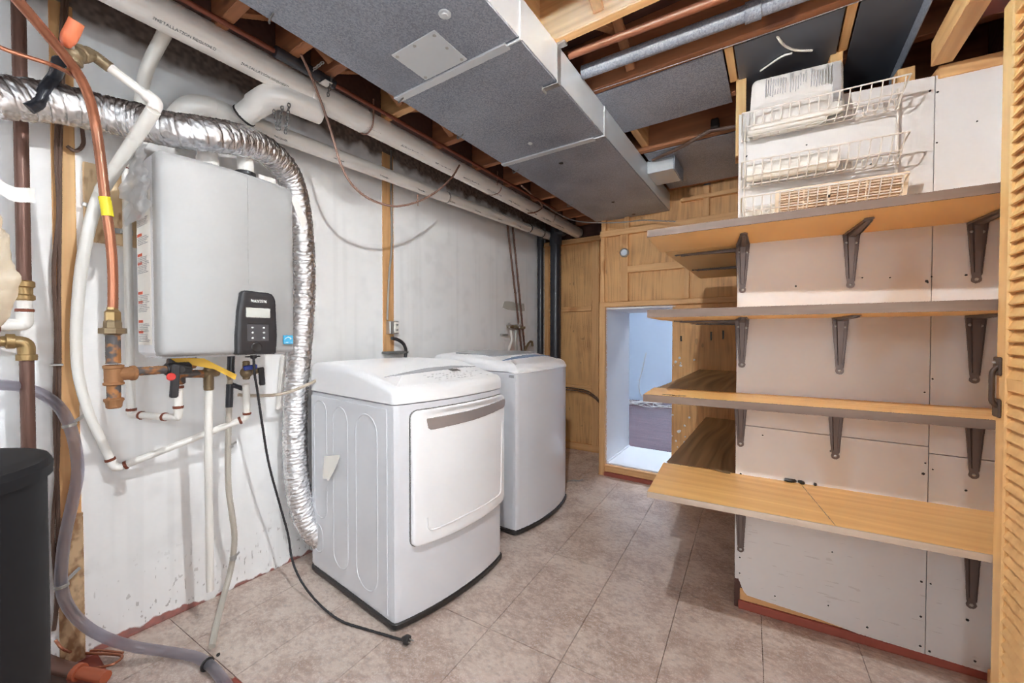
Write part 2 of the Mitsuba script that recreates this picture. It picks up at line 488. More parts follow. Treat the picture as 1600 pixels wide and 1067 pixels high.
# ------------------------------------------------------------------ far wall (left recess and the face with the access opening)
add('wall_far', bx(-2.35, -1.27, 3.90, 3.96, 0.0, 2.57, 0), DARKWOOD, kind='structure', label='unfinished plywood wall at the far end')
add(num('wall_far__panel'), bx(-2.12, -1.585, 3.885, 3.90, 0.05, 1.47, 0.002), PLY)
add(num('wall_far__panel'), bx(-2.12, -1.585, 3.885, 3.90, 1.50, 2.17, 0.002), PLY)
add(num('wall_far__panel'), bx(-1.51, -1.27, 3.885, 3.90, 0.05, 1.47, 0.002), PLY)
add(num('wall_far__panel'), bx(-1.51, -1.27, 3.885, 3.90, 1.50, 2.17, 0.002), PLY)
add(num('wall_far__rail'), bx(-2.10, -1.59, 3.86, 3.90, 1.455, 1.505), PINE[0])
add(num('wall_far__rail'), bx(-2.10, -1.59, 3.87, 3.90, 0.62, 0.68), PINE[0])
add(num('wall_far__rail'), bx(-2.15, -1.27, 3.84, 3.90, 2.165, 2.215), PINE[0])
add(num('wall_far__rail'), bx(-2.12, -1.27, 3.855, 3.90, 0.0, 0.07), PINE[0])
add(num('wall_far__stud'), bx(-2.14, -2.09, 3.86, 3.90, 0.05, 2.17), PINE[2])
add(num('wall_far__stud'), bx(-1.585, -1.51, 3.86, 3.90, 0.05, 2.17), PINE[2])
# return and face
F = 3.30
add(num('wall_far__panel'), bx(-1.27, -1.255, F + 0.02, 3.88, 0.0, 2.05, 0.002), PLY)
add(num('wall_far__panel'), bx(-1.25, -1.10, F + 0.012, F + 0.026, 1.49, 2.05, 0.002), PLY)
add(num('wall_far__panel'), bx(-1.035, -0.09, F + 0.012, F + 0.026, 1.78, 2.05, 0.002), PLY)
add(num('wall_far__panel'), bx(-1.035, -0.60, F + 0.012, F + 0.026, 1.49, 1.73, 0.002), PLY)
add(num('wall_far__panel'), bx(-0.565, -0.09, F + 0.012, F + 0.026, 1.49, 1.73, 0.002), PLY)
add(num('wall_far__panel'), bx(-0.685, -0.09, F, F + 0.026, 0.0, 1.445, 0.002), PLY, label='plywood sheet with paint flecks right of the access opening')
add(num('wall_far__panel'), bx(-1.27, -0.47, F + 0.03, F + 0.044, 2.09, 2.57, 0.002), PLY)
add(num('wall_far__panel'), bx(-0.43, -0.09, F + 0.03, F + 0.044, 2.09, 2.57, 0.002), PLY)
add(num('wall_far__stud'), bx(-1.10, -1.035, F - 0.012, F + 0.03, 1.49, 2.05), PINE[2])
add(num('wall_far__stud'), bx(-0.60, -0.565, F - 0.008, F + 0.03, 1.49, 1.73), PINE[2])
add(num('wall_far__stud'), bx(-1.275, -1.24, F - 0.005, F + 0.035, 1.47, 2.05), PINE[2])
add(num('wall_far__stud'), bx(-0.475, -0.43, F - 0.002, F + 0.04, 2.09, 2.33), PINE[2])
add(num('wall_far__stud'), bx(-1.07, -1.03, F - 0.002, F + 0.04, 2.09, 2.33), PINE[2])
add(num('wall_far__stud'), bx(-1.27, -1.23, F - 0.002, F + 0.04, 2.09, 2.33), PINE[2])
add(num('wall_far__rail'), bx(-1.04, -0.10, F - 0.012, F + 0.03, 1.725, 1.78), PINE[0])
add(num('wall_far__rail'), bx(-1.275, -0.10, F - 0.02, F + 0.04, 2.045, 2.095), PINE[0])
add(num('wall_far__rail'), bx(-0.63, -0.10, F - 0.01, F + 0.04, 2.235, 2.265), PINE[0])
fl = [trimesh.creation.icosphere(subdivisions=1, radius=r) for r in rng.uniform(0.004, 0.012, 26)]
for s in fl:
    s.vertices *= [1, 0.25, 1]
    s.apply_translation([-0.68 + 0.17 * rng.random() ** 1.6, F, rng.uniform(0.25, 1.1)])
add('wall_far__paint_fleck', cat(fl), WHITEPRINT, kind='stuff')
for k, (x, z) in enumerate([(-0.62, 1.18), (-0.41, 1.20), (-0.33, 1.21)]):
    add(num('wall_far__slot_hole'), bx(x - 0.006, x + 0.006, F - 0.001, F + 0.004, z - 0.02 - 0.012 * (k > 0), z + 0.02 + 0.012 * (k > 0), 0.001), BLACKTRIM)

# access opening: pine frame and white lining
add('trim_1', bx(-1.275, -1.225, F - 0.03, F + 0.03, 0.0, 1.485), PINE[2], kind='structure', label='pine frame around the low access opening in the far wall')
add(num('trim_1__head'), bx(-1.275, -0.09, F - 0.03, F + 0.02, 1.445, 1.487), PINE[0])
add(num('trim_1__sill_board'), bx(-1.225, -0.65, F - 0.02, F + 0.02, 0.035, 0.09), PINE[0])
add(num('trim_1__red_sill'), bx(-1.24, -0.62, F - 0.03, F + 0.02, 0.0, 0.033), REDFLOOR)
add(num('trim_1__lining'), bx(-1.245, -1.225, F + 0.0, 3.95, 0.09, 1.445, 0.003), WHITEPAINT)
add(num('trim_1__lining'), bx(-1.225, -0.66, F + 0.0, 3.95, 1.425, 1.445, 0.003), WHITEPAINT)
add(num('trim_1__lining'), bx(-1.225, -0.66, F + 0.022, 3.95, 0.075, 0.10, 0.003), WHITEPAINT)
add(num('trim_1__lining'), bx(-0.685, -0.66, F + 0.028, 3.95, 0.09, 1.445, 0.003), WHITEPAINT)
add(num('trim_1__quarter_round'), tube([(-1.218, F + 0.03, 0.106), (-1.218, 3.94, 0.106)], 0.008, 8), WHITEPAINT)

# next room
add('floor_001', bx(-4.0, 2.0, 3.95, 7.3, -0.02, 0.05, 0), LAMINATE, kind='structure', label='purple-brown laminate floor of the next room seen through the opening')
add('wall_next_far', bx(-4.0, 2.0, 7.1, 7.2, 0.05, 2.5, 0), BLUEWALL, kind='structure', label='pale blue-lit wall of the next room behind the opening')
add('wall_next_left', bx(-4.05, -3.95, 3.95, 7.2, 0.05, 2.5, 0), BLUEWALL, kind='structure', label='side wall of the next room')
add('wall_next_right', bx(1.95, 2.05, 3.95, 7.2, 0.05, 2.5, 0), BLUEWALL, kind='structure', label='far right wall of the next room')
add('wall_next_near', cat(bx(-4.0, -1.245, 3.97, 4.02, 0.05, 2.5, 0), bx(-0.66, 2.0, 3.97, 4.02, 0.05, 2.5, 0), bx(-1.245, -0.66, 3.97, 4.02, 1.445, 2.5, 0)), BLUEWALL, kind='structure', label='wall of the next room around the opening')
add('ceiling_001', bx(-4.0, 2.0, 3.95, 7.2, 2.5, 2.55, 0), WHITEPAINT, kind='structure', label='white ceiling of the next room')
w = []
for k in range(7):
    a = np.cumsum(rng.normal(0, 0.11, (9, 2)), 0)
    c = np.column_stack([np.linspace(-2.15, -1.42, 9) + a[:, 0] * 0.5, 6.75 + 0.22 * np.sin(np.linspace(0, 6, 9) + k) + a[:, 1] * 0.35, np.full(9, 0.058) + 0.012 * (k % 3)])
    c[:, 1] = np.clip(c[:, 1], 6.2, 7.08)
    w.append(tube(curve(c, 5), 0.008, 6))
w.append(tube(curve([(-1.9, 7.085, 0.9), (-1.96, 7.085, 0.62), (-2.02, 7.085, 0.35), (-1.98, 7.07, 0.15), (-1.8, 7.0, 0.07)], 8), 0.006, 6))
add('network_cable', cat(w), WIREW, smooth=40, label='tangle of thin white cables on the next room floor along its wall', cat='cable')

# ------------------------------------------------------------------ closet partition with the shelves (front face y = 2.0, turned a little)
pa = math.atan2(0.045, 0.60)
PX_, PN_ = np.array([math.cos(pa), math.sin(pa), 0]), np.array([-math.sin(pa), math.cos(pa), 0])   # along, into the closet
PO = np.array([-0.147, 2.0, 0.0])


def part(s0, s1, d0, d1, z0, z1, b=0.002):
    """Box in the partition's own frame: s along it, d behind its face."""
    return place(bx(s0, s1, d0, d1, z0, z1, b), PO, PX_, PN_, Z)


def ppoly(poly, t, d):
    return plate(poly, t, PO + PN_ * d, PX_, Z, -PN_)


add('wall_right', part(0.0, 0.80, 0.014, 0.10, 0.0, 2.10, 0), DARKWOOD, kind='structure', label='closet partition faced with white drywall behind the board shelves')
zt = lambda s: 2.165 - 0.04 * s
body = sg.Polygon([(0.0, 0.20), (0.012, 0.14), (0.035, 0.085), (0.05, 0.07), (0.30, 0.055), (0.42, 0.04), (0.612, 0.035), (0.612, 0.80), (0.0, 0.815)])
add(num('wall_right__drywall'), ppoly(body, 0.013, 0.013), DRYWALL)
add(num('wall_right__drywall'), ppoly(sg.Polygon([(0.0, 0.8175), (0.612, 0.8025), (0.612, zt(0.612)), (0.0, zt(0))]), 0.013, 0.013), DRYWALL)
add(num('wall_right__drywall'), ppoly(sg.Polygon([(0.6145, 0.035), (0.80, 0.03), (0.80, 0.772), (0.6145, 0.776)]), 0.013, 0.013), DRYWALL)
add(num('wall_right__drywall'), ppoly(sg.Polygon([(0.6145, 0.779), (0.80, 0.775), (0.80, zt(0.8)), (0.6145, zt(0.6145))]), 0.013, 0.013), DRYWALL)
add('wall_right__end_panel', bx(-0.147, -0.134, 2.004, 3.29, 0.13, 2.165, 0.002), DRYWALL)
add(num('wall_right__bottom_plate'), part(0.015, 0.80, 0.002, 0.09, 0.0, 0.035, 0.003), REDFLOOR, label='red-painted bottom plate of the partition')
add(num('wall_right__bottom_plate'), part(0.02, 0.80, 0.012, 0.09, 0.035, 0.09, 0.003), PINE[0])
add(num('wall_right__stud'), part(-0.012, 0.028, 0.03, 0.12, 2.0, 2.57), PINE[2])
add(num('wall_right__stud'), part(0.318, 0.358, 0.03, 0.12, 2.0, 2.57), PINE[2])
add(num('wall_right__stud'), part(0.525, 0.575, 0.05, 0.12, 2.0, 2.22), PINE[2])
add(num('wall_right__top_rail'), part(0.62, 0.80, -0.006, 0.09, 2.125, 2.17), PINE[0])
holes = []
for s, z, r in [(0.60, 0.30, 0.004), (0.60, 0.17, 0.004), (0.625, 0.30, 0.003), (0.60, 0.70, 0.005), (0.605, 0.74, 0.003), (0.625, 0.72, 0.003), (0.60, 1.405, 0.005), (0.603, 1.40, 0.003), (0.613, 1.42, 0.003),
                (0.45, 0.075, 0.004), (0.60, 0.06, 0.004), (0.625, 0.05, 0.004), (0.02, 0.23, 0.003), (0.02, 0.16, 0.003), (0.02, 0.60, 0.004), (0.03, 0.77, 0.003), (0.34, 0.34, 0.003), (0.10, 0.78, 0.003), (0.33, 0.745, 0.003),
                (0.34, 0.775, 0.004), (0.33, 0.12, 0.003), (0.15, 0.10, 0.003), (0.21, 1.41, 0.004), (0.42, 1.43, 0.003), (0.50, 1.425, 0.003), (0.70, 1.42, 0.004), (0.62, 2.08, 0.004), (0.60, 2.09, 0.004), (0.72, 1.95, 0.003),
                (0.62, 1.90, 0.003), (0.60, 1.0, 0.003), (0.62, 1.05, 0.003), (0.71, 0.66, 0.004), (0.72, 0.20, 0.005), (0.74, 0.06, 0.004), (0.44, 1.86, 0.004), (0.03, 1.98, 0.004), (0.03, 1.66, 0.003), (0.24, 1.98, 0.003)]:
    holes.append(cyl(PO + PX_ * s + Z * z - PN_ * 0.0008, PO + PX_ * s + Z * z + PN_ * 0.002, r, 0.0005, 8))
add('wall_right__nail_hole', cat(holes), BLACKTRIM, kind='stuff')
# closet side wall running towards the camera, and the rest of the room behind it
add('wall_right_side', bx(0.645, 0.72, -2.6, 2.10, 0.0, 2.57, 0.003), DRYWALL, kind='structure', label='white side wall behind the louvered door')
add('baseboard_right', bx(0.615, 0.645, 1.66, 2.04, 0.0, 0.06, 0.004), PINE[1], kind='structure', label='short wooden skirting piece at the foot of the louvered door')
add('wall_back', bx(-2.35, 0.72, -2.65, -2.6, -0.03, 2.57, 0), DRYWALL, kind='structure', label='white wall behind the camera')
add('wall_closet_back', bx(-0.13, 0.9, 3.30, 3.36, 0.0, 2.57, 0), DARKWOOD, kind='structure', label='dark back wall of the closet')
add('wall_closet_right', bx(0.72, 0.80, 2.05, 3.36, 0.0, 2.57, 0), DARKWOOD, kind='structure', label='dark side wall of the closet')

# ------------------------------------------------------------------ ceiling
ZJ, ZS = 2.335, 2.57
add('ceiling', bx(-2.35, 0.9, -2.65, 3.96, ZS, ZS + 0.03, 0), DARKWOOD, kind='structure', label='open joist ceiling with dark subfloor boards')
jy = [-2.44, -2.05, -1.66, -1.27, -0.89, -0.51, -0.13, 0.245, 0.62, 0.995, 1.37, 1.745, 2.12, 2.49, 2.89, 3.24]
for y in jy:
    add(num('ceiling__joist'), bx(-1.74, 0.72 if y < 3.2 else -0.1, y, y + 0.04, ZJ, ZS, 0.003), PINE[0] if abs(y - 1.37) < 0.01 else JOIST)  # one joist in paler pine: its bright lighting put into the colour
add('ceiling__rim_beam', bx(-1.80, -1.742, -2.6, 3.85, 2.385, ZS, 0.003), DARKWOOD)
for y in (3.50, 3.80):
    add(num('ceiling__joist'), bx(-1.74, -1.28, y, y + 0.04, ZJ, ZS, 0.003), JOIST)
for x in (-0.58, -0.98, -1.62):
    for y in (0.66, 1.035, 1.41):
        add(num('ceiling__bridging'), beam((x, y, ZJ + 0.03), (x, y + 0.335, ZS - 0.03), 0.038, 0.018, Z), BRIDGE)
        add(num('ceiling__bridging'), beam((x + 0.04, y, ZS - 0.03), (x + 0.04, y + 0.335, ZJ + 0.03), 0.038, 0.018, Z), BRIDGE)
add(num('ceiling__blocking'), bx(-0.82, -0.78, 1.05, 1.37, ZJ + 0.01, ZS - 0.03), PINE[1])
add(num('ceiling__blocking'), bx(-0.70, -0.66, 2.17, 2.49, ZJ + 0.02, ZS - 0.02), PINE[1])
add(num('ceiling__blocking'), bx(-0.185, -0.155, 1.79, 2.04, ZJ + 0.0, ZJ + 0.09), PINE[1])
add(num('ceiling__blocking'), bx(0.19, 0.22, 1.79, 2.06, ZJ + 0.0, ZJ + 0.09), PINE[1])
add('ceiling__joist_018', bx(-1.74, -0.75, 0.845, 0.885, ZJ, ZS, 0.003), JOIST)
add('ceiling__dark_strip', bx(-1.47, -1.335, -0.5, 3.28, ZJ - 0.012, ZJ - 0.004, 0.001), mat('dark_sheet', C(52, 52, 60), 0.5), label='dark strip beside the left edge of the duct')  # dark band just under the joists, left of the duct
add(num('ceiling__metal_panel'), bx(-0.74, -0.19, 1.787, 2.205, ZJ - 0.003, ZJ + 0.002, 0.0008), GALV)
add(num('ceiling__metal_panel'), bx(-0.15, 0.185, 1.787, 2.40, ZJ - 0.003, ZJ + 0.002, 0.0008), GALV_SHADED)
add(num('ceiling__metal_panel'), bx(0.225, 0.40, 1.787, 2.40, ZJ - 0.003, ZJ + 0.002, 0.0008), GALV_SHADED)
add(num('ceiling__metal_panel'), bx(0.40, 0.404, 1.787, 2.40, ZJ - 0.06, ZJ + 0.002, 0.0008), GALV)
add(num('ceiling__metal_panel'), bx(-0.70, -0.10, 2.535, 3.24, ZJ - 0.003, ZJ + 0.002, 0.0008), GALV)
add('ceiling__hardboard', bx(0.50, 0.70, 1.2, 2.05, 2.30, 2.31, 0.001), HARDBOARD, label='reddish brown hardboard sheet above the louvered door')
add('ceiling__header', beam((0.474, 2.02, 2.205), (0.474, 1.50, 2.205), 0.055, 0.085, Z), PINE[1], label='pine header running from the partition towards the louvered door')
add('ceiling__header_001', bx(0.445, 0.52, 1.60, 1.69, 2.155, 2.335), PINE[2], label='pine block with nail heads on the header')
for k, (x, z) in enumerate([(0.47, 2.19), (0.495, 2.185), (0.48, 2.23)]):
    add(num('ceiling__nail_head'), cyl((x, 1.605, z), (x, 1.597, z), 0.006, 0.001, 10), BRONZE)

# ------------------------------------------------------------------ lamps
def lamp(key, mesh, rad, base, smooth=False):
    scene[key] = mikit.ply(mesh, base, smooth=smooth)
    scene[key]['emitter'] = {'type': 'area', 'radiance': {'type': 'rgb', 'value': list(rad)}}


lamp('light_bulb', ball(BULB, 0.016, 3, (1, 1, 1.1)), BULB_L, WHITEPRINT, True)
tag('light_bulb', 'bare bulb in a porcelain holder on the joist beside the metal duct', 'light bulb')
add('light_bulb__holder', lathe([(0.016, 0.0), (0.024, 0.01), (0.03, 0.05), (0.055, 0.06), (0.055, 0.085)], BULB + Z * 0.014, Z), WHITEPAINT, 40)
add('light_bulb__mounting_board', bx(BULB[0] - 0.08, BULB[0] + 0.08, 0.25, 1.02, BULB[2] + 0.099, BULB[2] + 0.119), PINE[1])
for k, y in enumerate((-1.3,)):
    n = num('added_strip_light')  # unseen lamp added behind the camera to lift the shadows
    tag(n, 'added fluorescent fill light hanging unseen from the joists behind the camera', 'ceiling light')
    add(n + '__housing', bx(-0.02, 0.12, -2.35, -0.95, 1.97, 2.035, 0.006), WHITEPAINT)
    for i, y in enumerate((-2.2, -1.1)):
        add(n + '__hanging_rod' + ('_001' if i else ''), tube([(0.05, y, 2.03), (0.05, y, 2.57)], 0.004, 6), STEEL, 40)
    for i, dx in enumerate((-0.035, 0.035)):
        lamp(n + '__tube' + ('_001' if i else ''), tube([(0.05 + dx, -2.30, 1.94), (0.05 + dx, -1.0, 1.94)], 0.013, 10), FILL_TUBE_L, WHITEPRINT, 40)
lamp('next_room_light', bx(-1.6, -0.6, 4.7, 5.3, 2.47, 2.495, 0), NEXT_L, WHITEPRINT)
tag('next_room_light', 'square cool white ceiling light of the next room', 'ceiling light')
WX = 0.645  # unseen glowing window added in the side wall as soft fill
wy0, wy1 = -0.55, 0.95
add('added_window_1', cat(bx(WX - 0.03, WX, wy0, wy1, 0.72, 0.78), bx(WX - 0.03, WX, wy0, wy1, 1.92, 1.98), bx(WX - 0.03, WX, wy0, wy0 + 0.06, 0.78, 1.92), bx(WX - 0.03, WX, wy1 - 0.06, wy1, 0.78, 1.92), bx(WX - 0.03, WX, 0.17, 0.23, 0.78, 1.92)), WHITEPAINT, kind='structure', label='added white framed frosted fill window, unseen in the side wall right of the camera')
for k, (y0, y1) in enumerate(((wy0 + 0.06, 0.17), (0.23, wy1 - 0.06))):
    lamp('added_window_1__pane' + ('_001' if k else ''), bx(WX - 0.010, WX - 0.002, y0, y1, 0.78, 1.92, 0), FILL_WINDOW_L, WHITEPRINT)

# ------------------------------------------------------------------ trunk duct
ZB, DX0, DX1 = 2.19, -1.325, -0.718
DZ1 = 2.332
tag('trunk_duct', 'long rectangular galvanized metal duct under the joists', 'duct')
ys = [-2.2, 1.12, 1.888, 3.31]
for k in range(3):
    a, b = ys[k] + 0.002, ys[k + 1] - 0.002
    ex = 0.012 if k == 2 else 0
    m = bx(DX0 + 0.002 * k, DX1 - 0.002 * k, a, b, ZB + 0.001 * k, DZ1, 0.003)
    if k == 2:
        v = m.vertices.copy()
        sel = v[:, 1] > 3.0
        v[sel, 1] += 0.10 * (v[sel, 0] - DX0) / (DX1 - DX0)
        m.vertices = v
    add('trunk_duct__section' + (f'_{k:03d}' if k else ''), m, GALV)
for k, y in enumerate((1.125, 1.893)):
    add('trunk_duct__seam_cleat' + ('_001' if k else ''), cat(bx(DX0 - 0.003, DX1 - 0.05, y - 0.014, y + 0.02, ZB - 0.006, ZB + 0.002, 0.0015), bx(DX1 - 0.052, DX1 + 0.005, y - 0.004, y + 0.004, ZB - 0.006, ZB + 0.002, 0.0015), bx(DX1 - 0.001, DX1 + 0.006, y - 0.005, y + 0.005, ZB - 0.004, DZ1, 0.0015)), GALVL)
add('trunk_duct__side_sheet', bx(DX1 - 0.001, DX1 + 0.0015, -2.2, 3.36, ZB + 0.004, DZ1 - 0.001, 0.0005), GALVL, label='lighter sheet along the right side of the duct')  # lighter metal tone over the whole right side
add('trunk_duct__cover_plate', bx(-1.134, -0.926, 0.94, 1.104, ZB - 0.003, ZB + 0.001, 0.0008), GALVL, label='bright square cover plate screwed under the duct')
for k, (x, y) in enumerate([(-1.12, 0.955), (-1.12, 1.09), (-0.94, 0.955), (-0.94, 1.09), (-1.03, 0.952), (-0.945, 1.02)]):
    add(num('trunk_duct__screw'), cyl((x, y, ZB - 0.006), (x, y, ZB), 0.006, 0.001, 10), STEEL)
for k, (x, y, r) in enumerate([(-0.853, 0.911, 0.02), (-1.06, 1.76, 0.013)]):
    add(num('trunk_duct__hole_plug'), cat(cyl((x, y, ZB - 0.005), (x, y, ZB), r, 0.002, 20), cyl((x, y, ZB - 0.009), (x, y, ZB - 0.004), r * 0.55, 0.002, 16)), GALVL)
for k, (x, y) in enumerate([(-1.037, 2.066), (-1.02, 2.88), (-0.98, 3.26)]):
    add(num('trunk_duct__open_hole'), cyl((x, y, ZB - 0.0005), (x, y, ZB + 0.003), 0.012, 0.0005, 14), BLACKTRIM)
for k, (y, yy) in enumerate([(1.40, 1.40), (0.80, 0.80)]):
    add(num('trunk_duct__hanger'), cat(bx(DX1 + 0.002, DX1 + 0.006, y - 0.014, y + 0.014, ZB - 0.006, 2.36, 0.001), bx(DX1 - 0.06, DX1 + 0.006, y - 0.012, y + 0.012, ZB - 0.009, ZB - 0.005, 0.001), bx(DX1 + 0.002, DX1 + 0.035, y - 0.014, y + 0.014, 2.325, 2.334, 0.001), bx(DX1 - 0.062, DX1 - 0.059, y - 0.018, y + 0.018, ZB - 0.02, ZB - 0.004, 0.001)), STEEL)
for k, y in enumerate((0.62, 1.13, 1.50, 2.0, 2.75)):
    add(num('trunk_duct__edge_clip'), tube(curve([(DX0 + 0.04, y, ZB - 0.002), (DX0 + 0.015, y, ZB - 0.012), (DX0 - 0.006, y + 0.01, ZB - 0.004), (DX0 - 0.01, y + 0.015, ZB + 0.04)], 4), 0.003, 6), DARKPRINT, 40)

tag('branch_duct', 'short galvanized branch box leaving the right side of the trunk duct', 'duct')
add('branch_duct__body', bx(-0.715, -0.545, 2.66, 2.90, 2.255, 2.34, 0.003), GALVL)
add('branch_duct__collar', bx(-0.550, -0.540, 2.645, 2.915, 2.245, 2.345, 0.002), GALV)

# ------------------------------------------------------------------ ceiling services
tag('conduit_pipe', 'thick dark grey galvanized pipe between the joists right of the duct', 'pipe')
add('conduit_pipe__tube', tube([(-0.712, 1.622, 2.345), (0.70, 1.675, 2.345)], 0.027, 18), GALV, 40)
add('conduit_pipe__coupling', ring((-0.08, 1.646, 2.345), (1, 0.02, 0), 0.027, 0.05, 0.006), GALV, 40)
add('copper_water_line', tube([(-0.712, 1.487, 2.34), (0.70, 1.57, 2.34)], 0.0145, 14), COPPER, 40, 'straight copper pipe crossing the joist bay right of the duct', 'pipe')
add('bell_wire', tube(curve([(-0.72, 1.75, 2.331), (-0.4, 1.762, 2.33), (0.0, 1.775, 2.331), (0.4, 1.775, 2.33)], 8), 0.0016, 6), GREYPRINT, 40, 'thin pale wire stapled along the joist edge', 'wire')
add('loose_cable', cat(tube(curve([(-0.015, 1.800, 2.400), (-0.019, 1.798, 2.360), (-0.006, 1.826, 2.330), (0.019, 1.895, 2.330), (0.055, 1.944, 2.330), (0.105, 1.978, 2.330)], 8), 0.0045, 8), tube(curve([(0.040, 1.943, 2.325), (0.007, 1.943, 2.325), (-0.030, 1.968, 2.325), (-0.069, 1.999, 2.325)], 8), 0.004, 8)), WIREW, 40, 'loose white cable loop hanging from the grey pipe above the wire rack', 'cable')
add('joist_cable', tube(curve([(-0.673, 2.641, 2.330), (-0.499, 2.541, 2.320), (-0.400, 2.470, 2.318), (-0.319, 2.470, 2.345), (-0.271, 2.470, 2.339), (-0.164, 2.470, 2.329)], 6), 0.010, 8), DARKCABLE, 40, 'dark cable with clamp crossing the joist above the branch duct', 'cable')
add('joist_cable__clamp', bx(-0.315, -0.275, 2.44, 2.49, 2.345, 2.395, 0.006), BLACKTRIM)

# ------------------------------------------------------------------ white drain pipes along the left wall
XB = -1.75
tag('drain_pipe', 'large white plastic drain pipe with a tee running under the joists along the wall', 'pipe')
add('drain_pipe__run', tube([(XB, -1.0, 2.318), (XB, 1.14, 2.294)], 0.055, 28), PVC, 40)
add('drain_pipe__run_001', tube([(XB, 1.10, 2.294), (XB, 3.88, 2.278)], 0.055, 28), PVC, 40)
TEE = [np.array(p) for p in [(-1.745, 1.041, 2.223), (-1.765, 0.851, 2.221), (-1.850, 0.814, 2.177), (-1.905, 0.792, 2.141)]]
add('drain_pipe__tee', cat(tube([(XB, 0.99, 2.295), (XB, 1.27, 2.292)], 0.061, 28), tube(fillet(TEE[:3], 0.05, 8), 0.050, 24)), PVC, 40)
add('drain_pipe__branch', tube([TEE[2] * 0.9 + TEE[1] * 0.1, TEE[3]], 0.045, 22), PVC, 40)
add('drain_pipe__collar', ring(TEE[3] * 0.93 + TEE[2] * 0.07, TEE[3] - TEE[2], 0.045, 0.008, 0.003), BLACKTRIM, 40)
for k, (y, dy) in enumerate([(1.29, 0.0), (2.35, 0.05), (3.25, 0.0)]):
    P0 = np.array([XB, y, 2.289])
    add(num('drain_pipe__strap'), cat(tube([P0 + np.array([0.058 * math.cos(t), dy * math.cos(t), 0.058 * math.sin(t)]) for t in np.linspace(math.pi, 2 * math.pi, 14)], 0.004, 6), tube([P0 + np.array([0.058, 0, 0]), P0 + np.array([0.06, 0, 0.10])], 0.004, 6)), BROWNWIRE, 40)
pr = []
for y0 in np.arange(0.45, 3.4, 0.26):
    th = math.radians(-62)
    nrm = np.array([math.cos(th), 0, math.sin(th)])
    o = np.array([XB, y0, 2.30 - 0.0065 * (y0 - 0.4)]) + nrm * 0.0552
    pr.append(text('INSTALLATION REQUIRED', 0.010, o, Y, np.cross(nrm, Y), 0.0006))
add('drain_pipe__print', cat(pr), DARKPRINT, kind='stuff')

X2 = -2.00
tag('lower_drain_pipe', 'thinner white plastic drain pipe below the large one, with an elbow over the heater', 'pipe')
add('lower_drain_pipe__run', tube([(X2, 0.72, 2.165), (X2, 3.72, 2.245)], 0.038, 24), PVC, 40)
add('lower_drain_pipe__elbow', tube(fillet([(X2, 0.80, 2.167), (X2, 0.645, 2.163), (X2 - 0.10, 0.60, 2.06)], 0.12, 10), 0.044, 24), PVC, 40)
add('lower_drain_pipe__ring', ring((X2, 0.74, 2.166), Y, 0.038, 0.05, 0.008), PVC, 40)
for k, y in enumerate((2.15, 3.3, 3.55)):
    add(num('lower_drain_pipe__strap'), ring((X2, y, 2.165 + 0.0267 * (y - 0.72)), Y, 0.038, 0.014, 0.003), BLACKTRIM if k else STEEL, 40)
pr = []
for y0 in np.arange(0.95, 3.1, 0.30):
    th = math.radians(-52)
    nrm = np.array([math.cos(th), 0, math.sin(th)])
    o = np.array([X2, y0, 2.165 + 0.0267 * (y0 - 0.72)]) + nrm * 0.0382
    pr.append(text('PVC DRAIN', 0.008, o, Y, np.cross(nrm, Y), 0.0006))
add('lower_drain_pipe__print', cat(pr), DARKPRINT, kind='stuff')

# brown pipe and dark cable bundle above the big drain
tag('rusty_ceiling_pipe', 'thin rust-brown pipe with a black sleeve alongside the large drain pipe', 'pipe')
add('rusty_ceiling_pipe__tube', tube([(-1.655, -0.6, 2.325), (-1.655, 3.2, 2.325)], 0.0095, 10), CRING, 40)
add('rusty_ceiling_pipe__sleeve', tube([(-1.65, 0.80, 2.322), (-1.65, 1.05, 2.322)], 0.022, 14), ABS, 40)
add('rusty_ceiling_pipe__tag', bx(-1.66, -1.61, 0.985, 1.02, 2.296, 2.298, 0.0005), PAPER)
# black stacks in the far corner
tag('soil_stack', 'thick black plastic pipe standing behind the washer in the corner', 'pipe')
add('soil_stack__pipe', tube([(-1.93, 3.72, 0.0), (-1.93, 3.72, 2.32)], 0.056, 26), ABS, 40)
add('soil_stack__hub', ring((-1.93, 3.72, 2.20), Z, 0.056, 0.12, 0.008, 26), ABS, 40)
add('soil_stack__branch', tube([(-1.93, 3.72, 2.27), (-1.82, 3.71, 2.28)], 0.05, 20), ABS, 40)
tag('vent_stack', 'thin black plastic pipe standing against the white wall in the far corner', 'pipe')
add('vent_stack__pipe', tube([(-2.10, 3.70, 0.0), (-2.10, 3.70, 2.26)], 0.034, 20), ABS, 40)
add('vent_stack__elbow', tube(fillet([(-2.10, 3.70, 2.15), (-2.10, 3.70, 2.25), (-1.95, 3.71, 2.26)], 0.07, 8), 0.038, 20), ABS, 40)

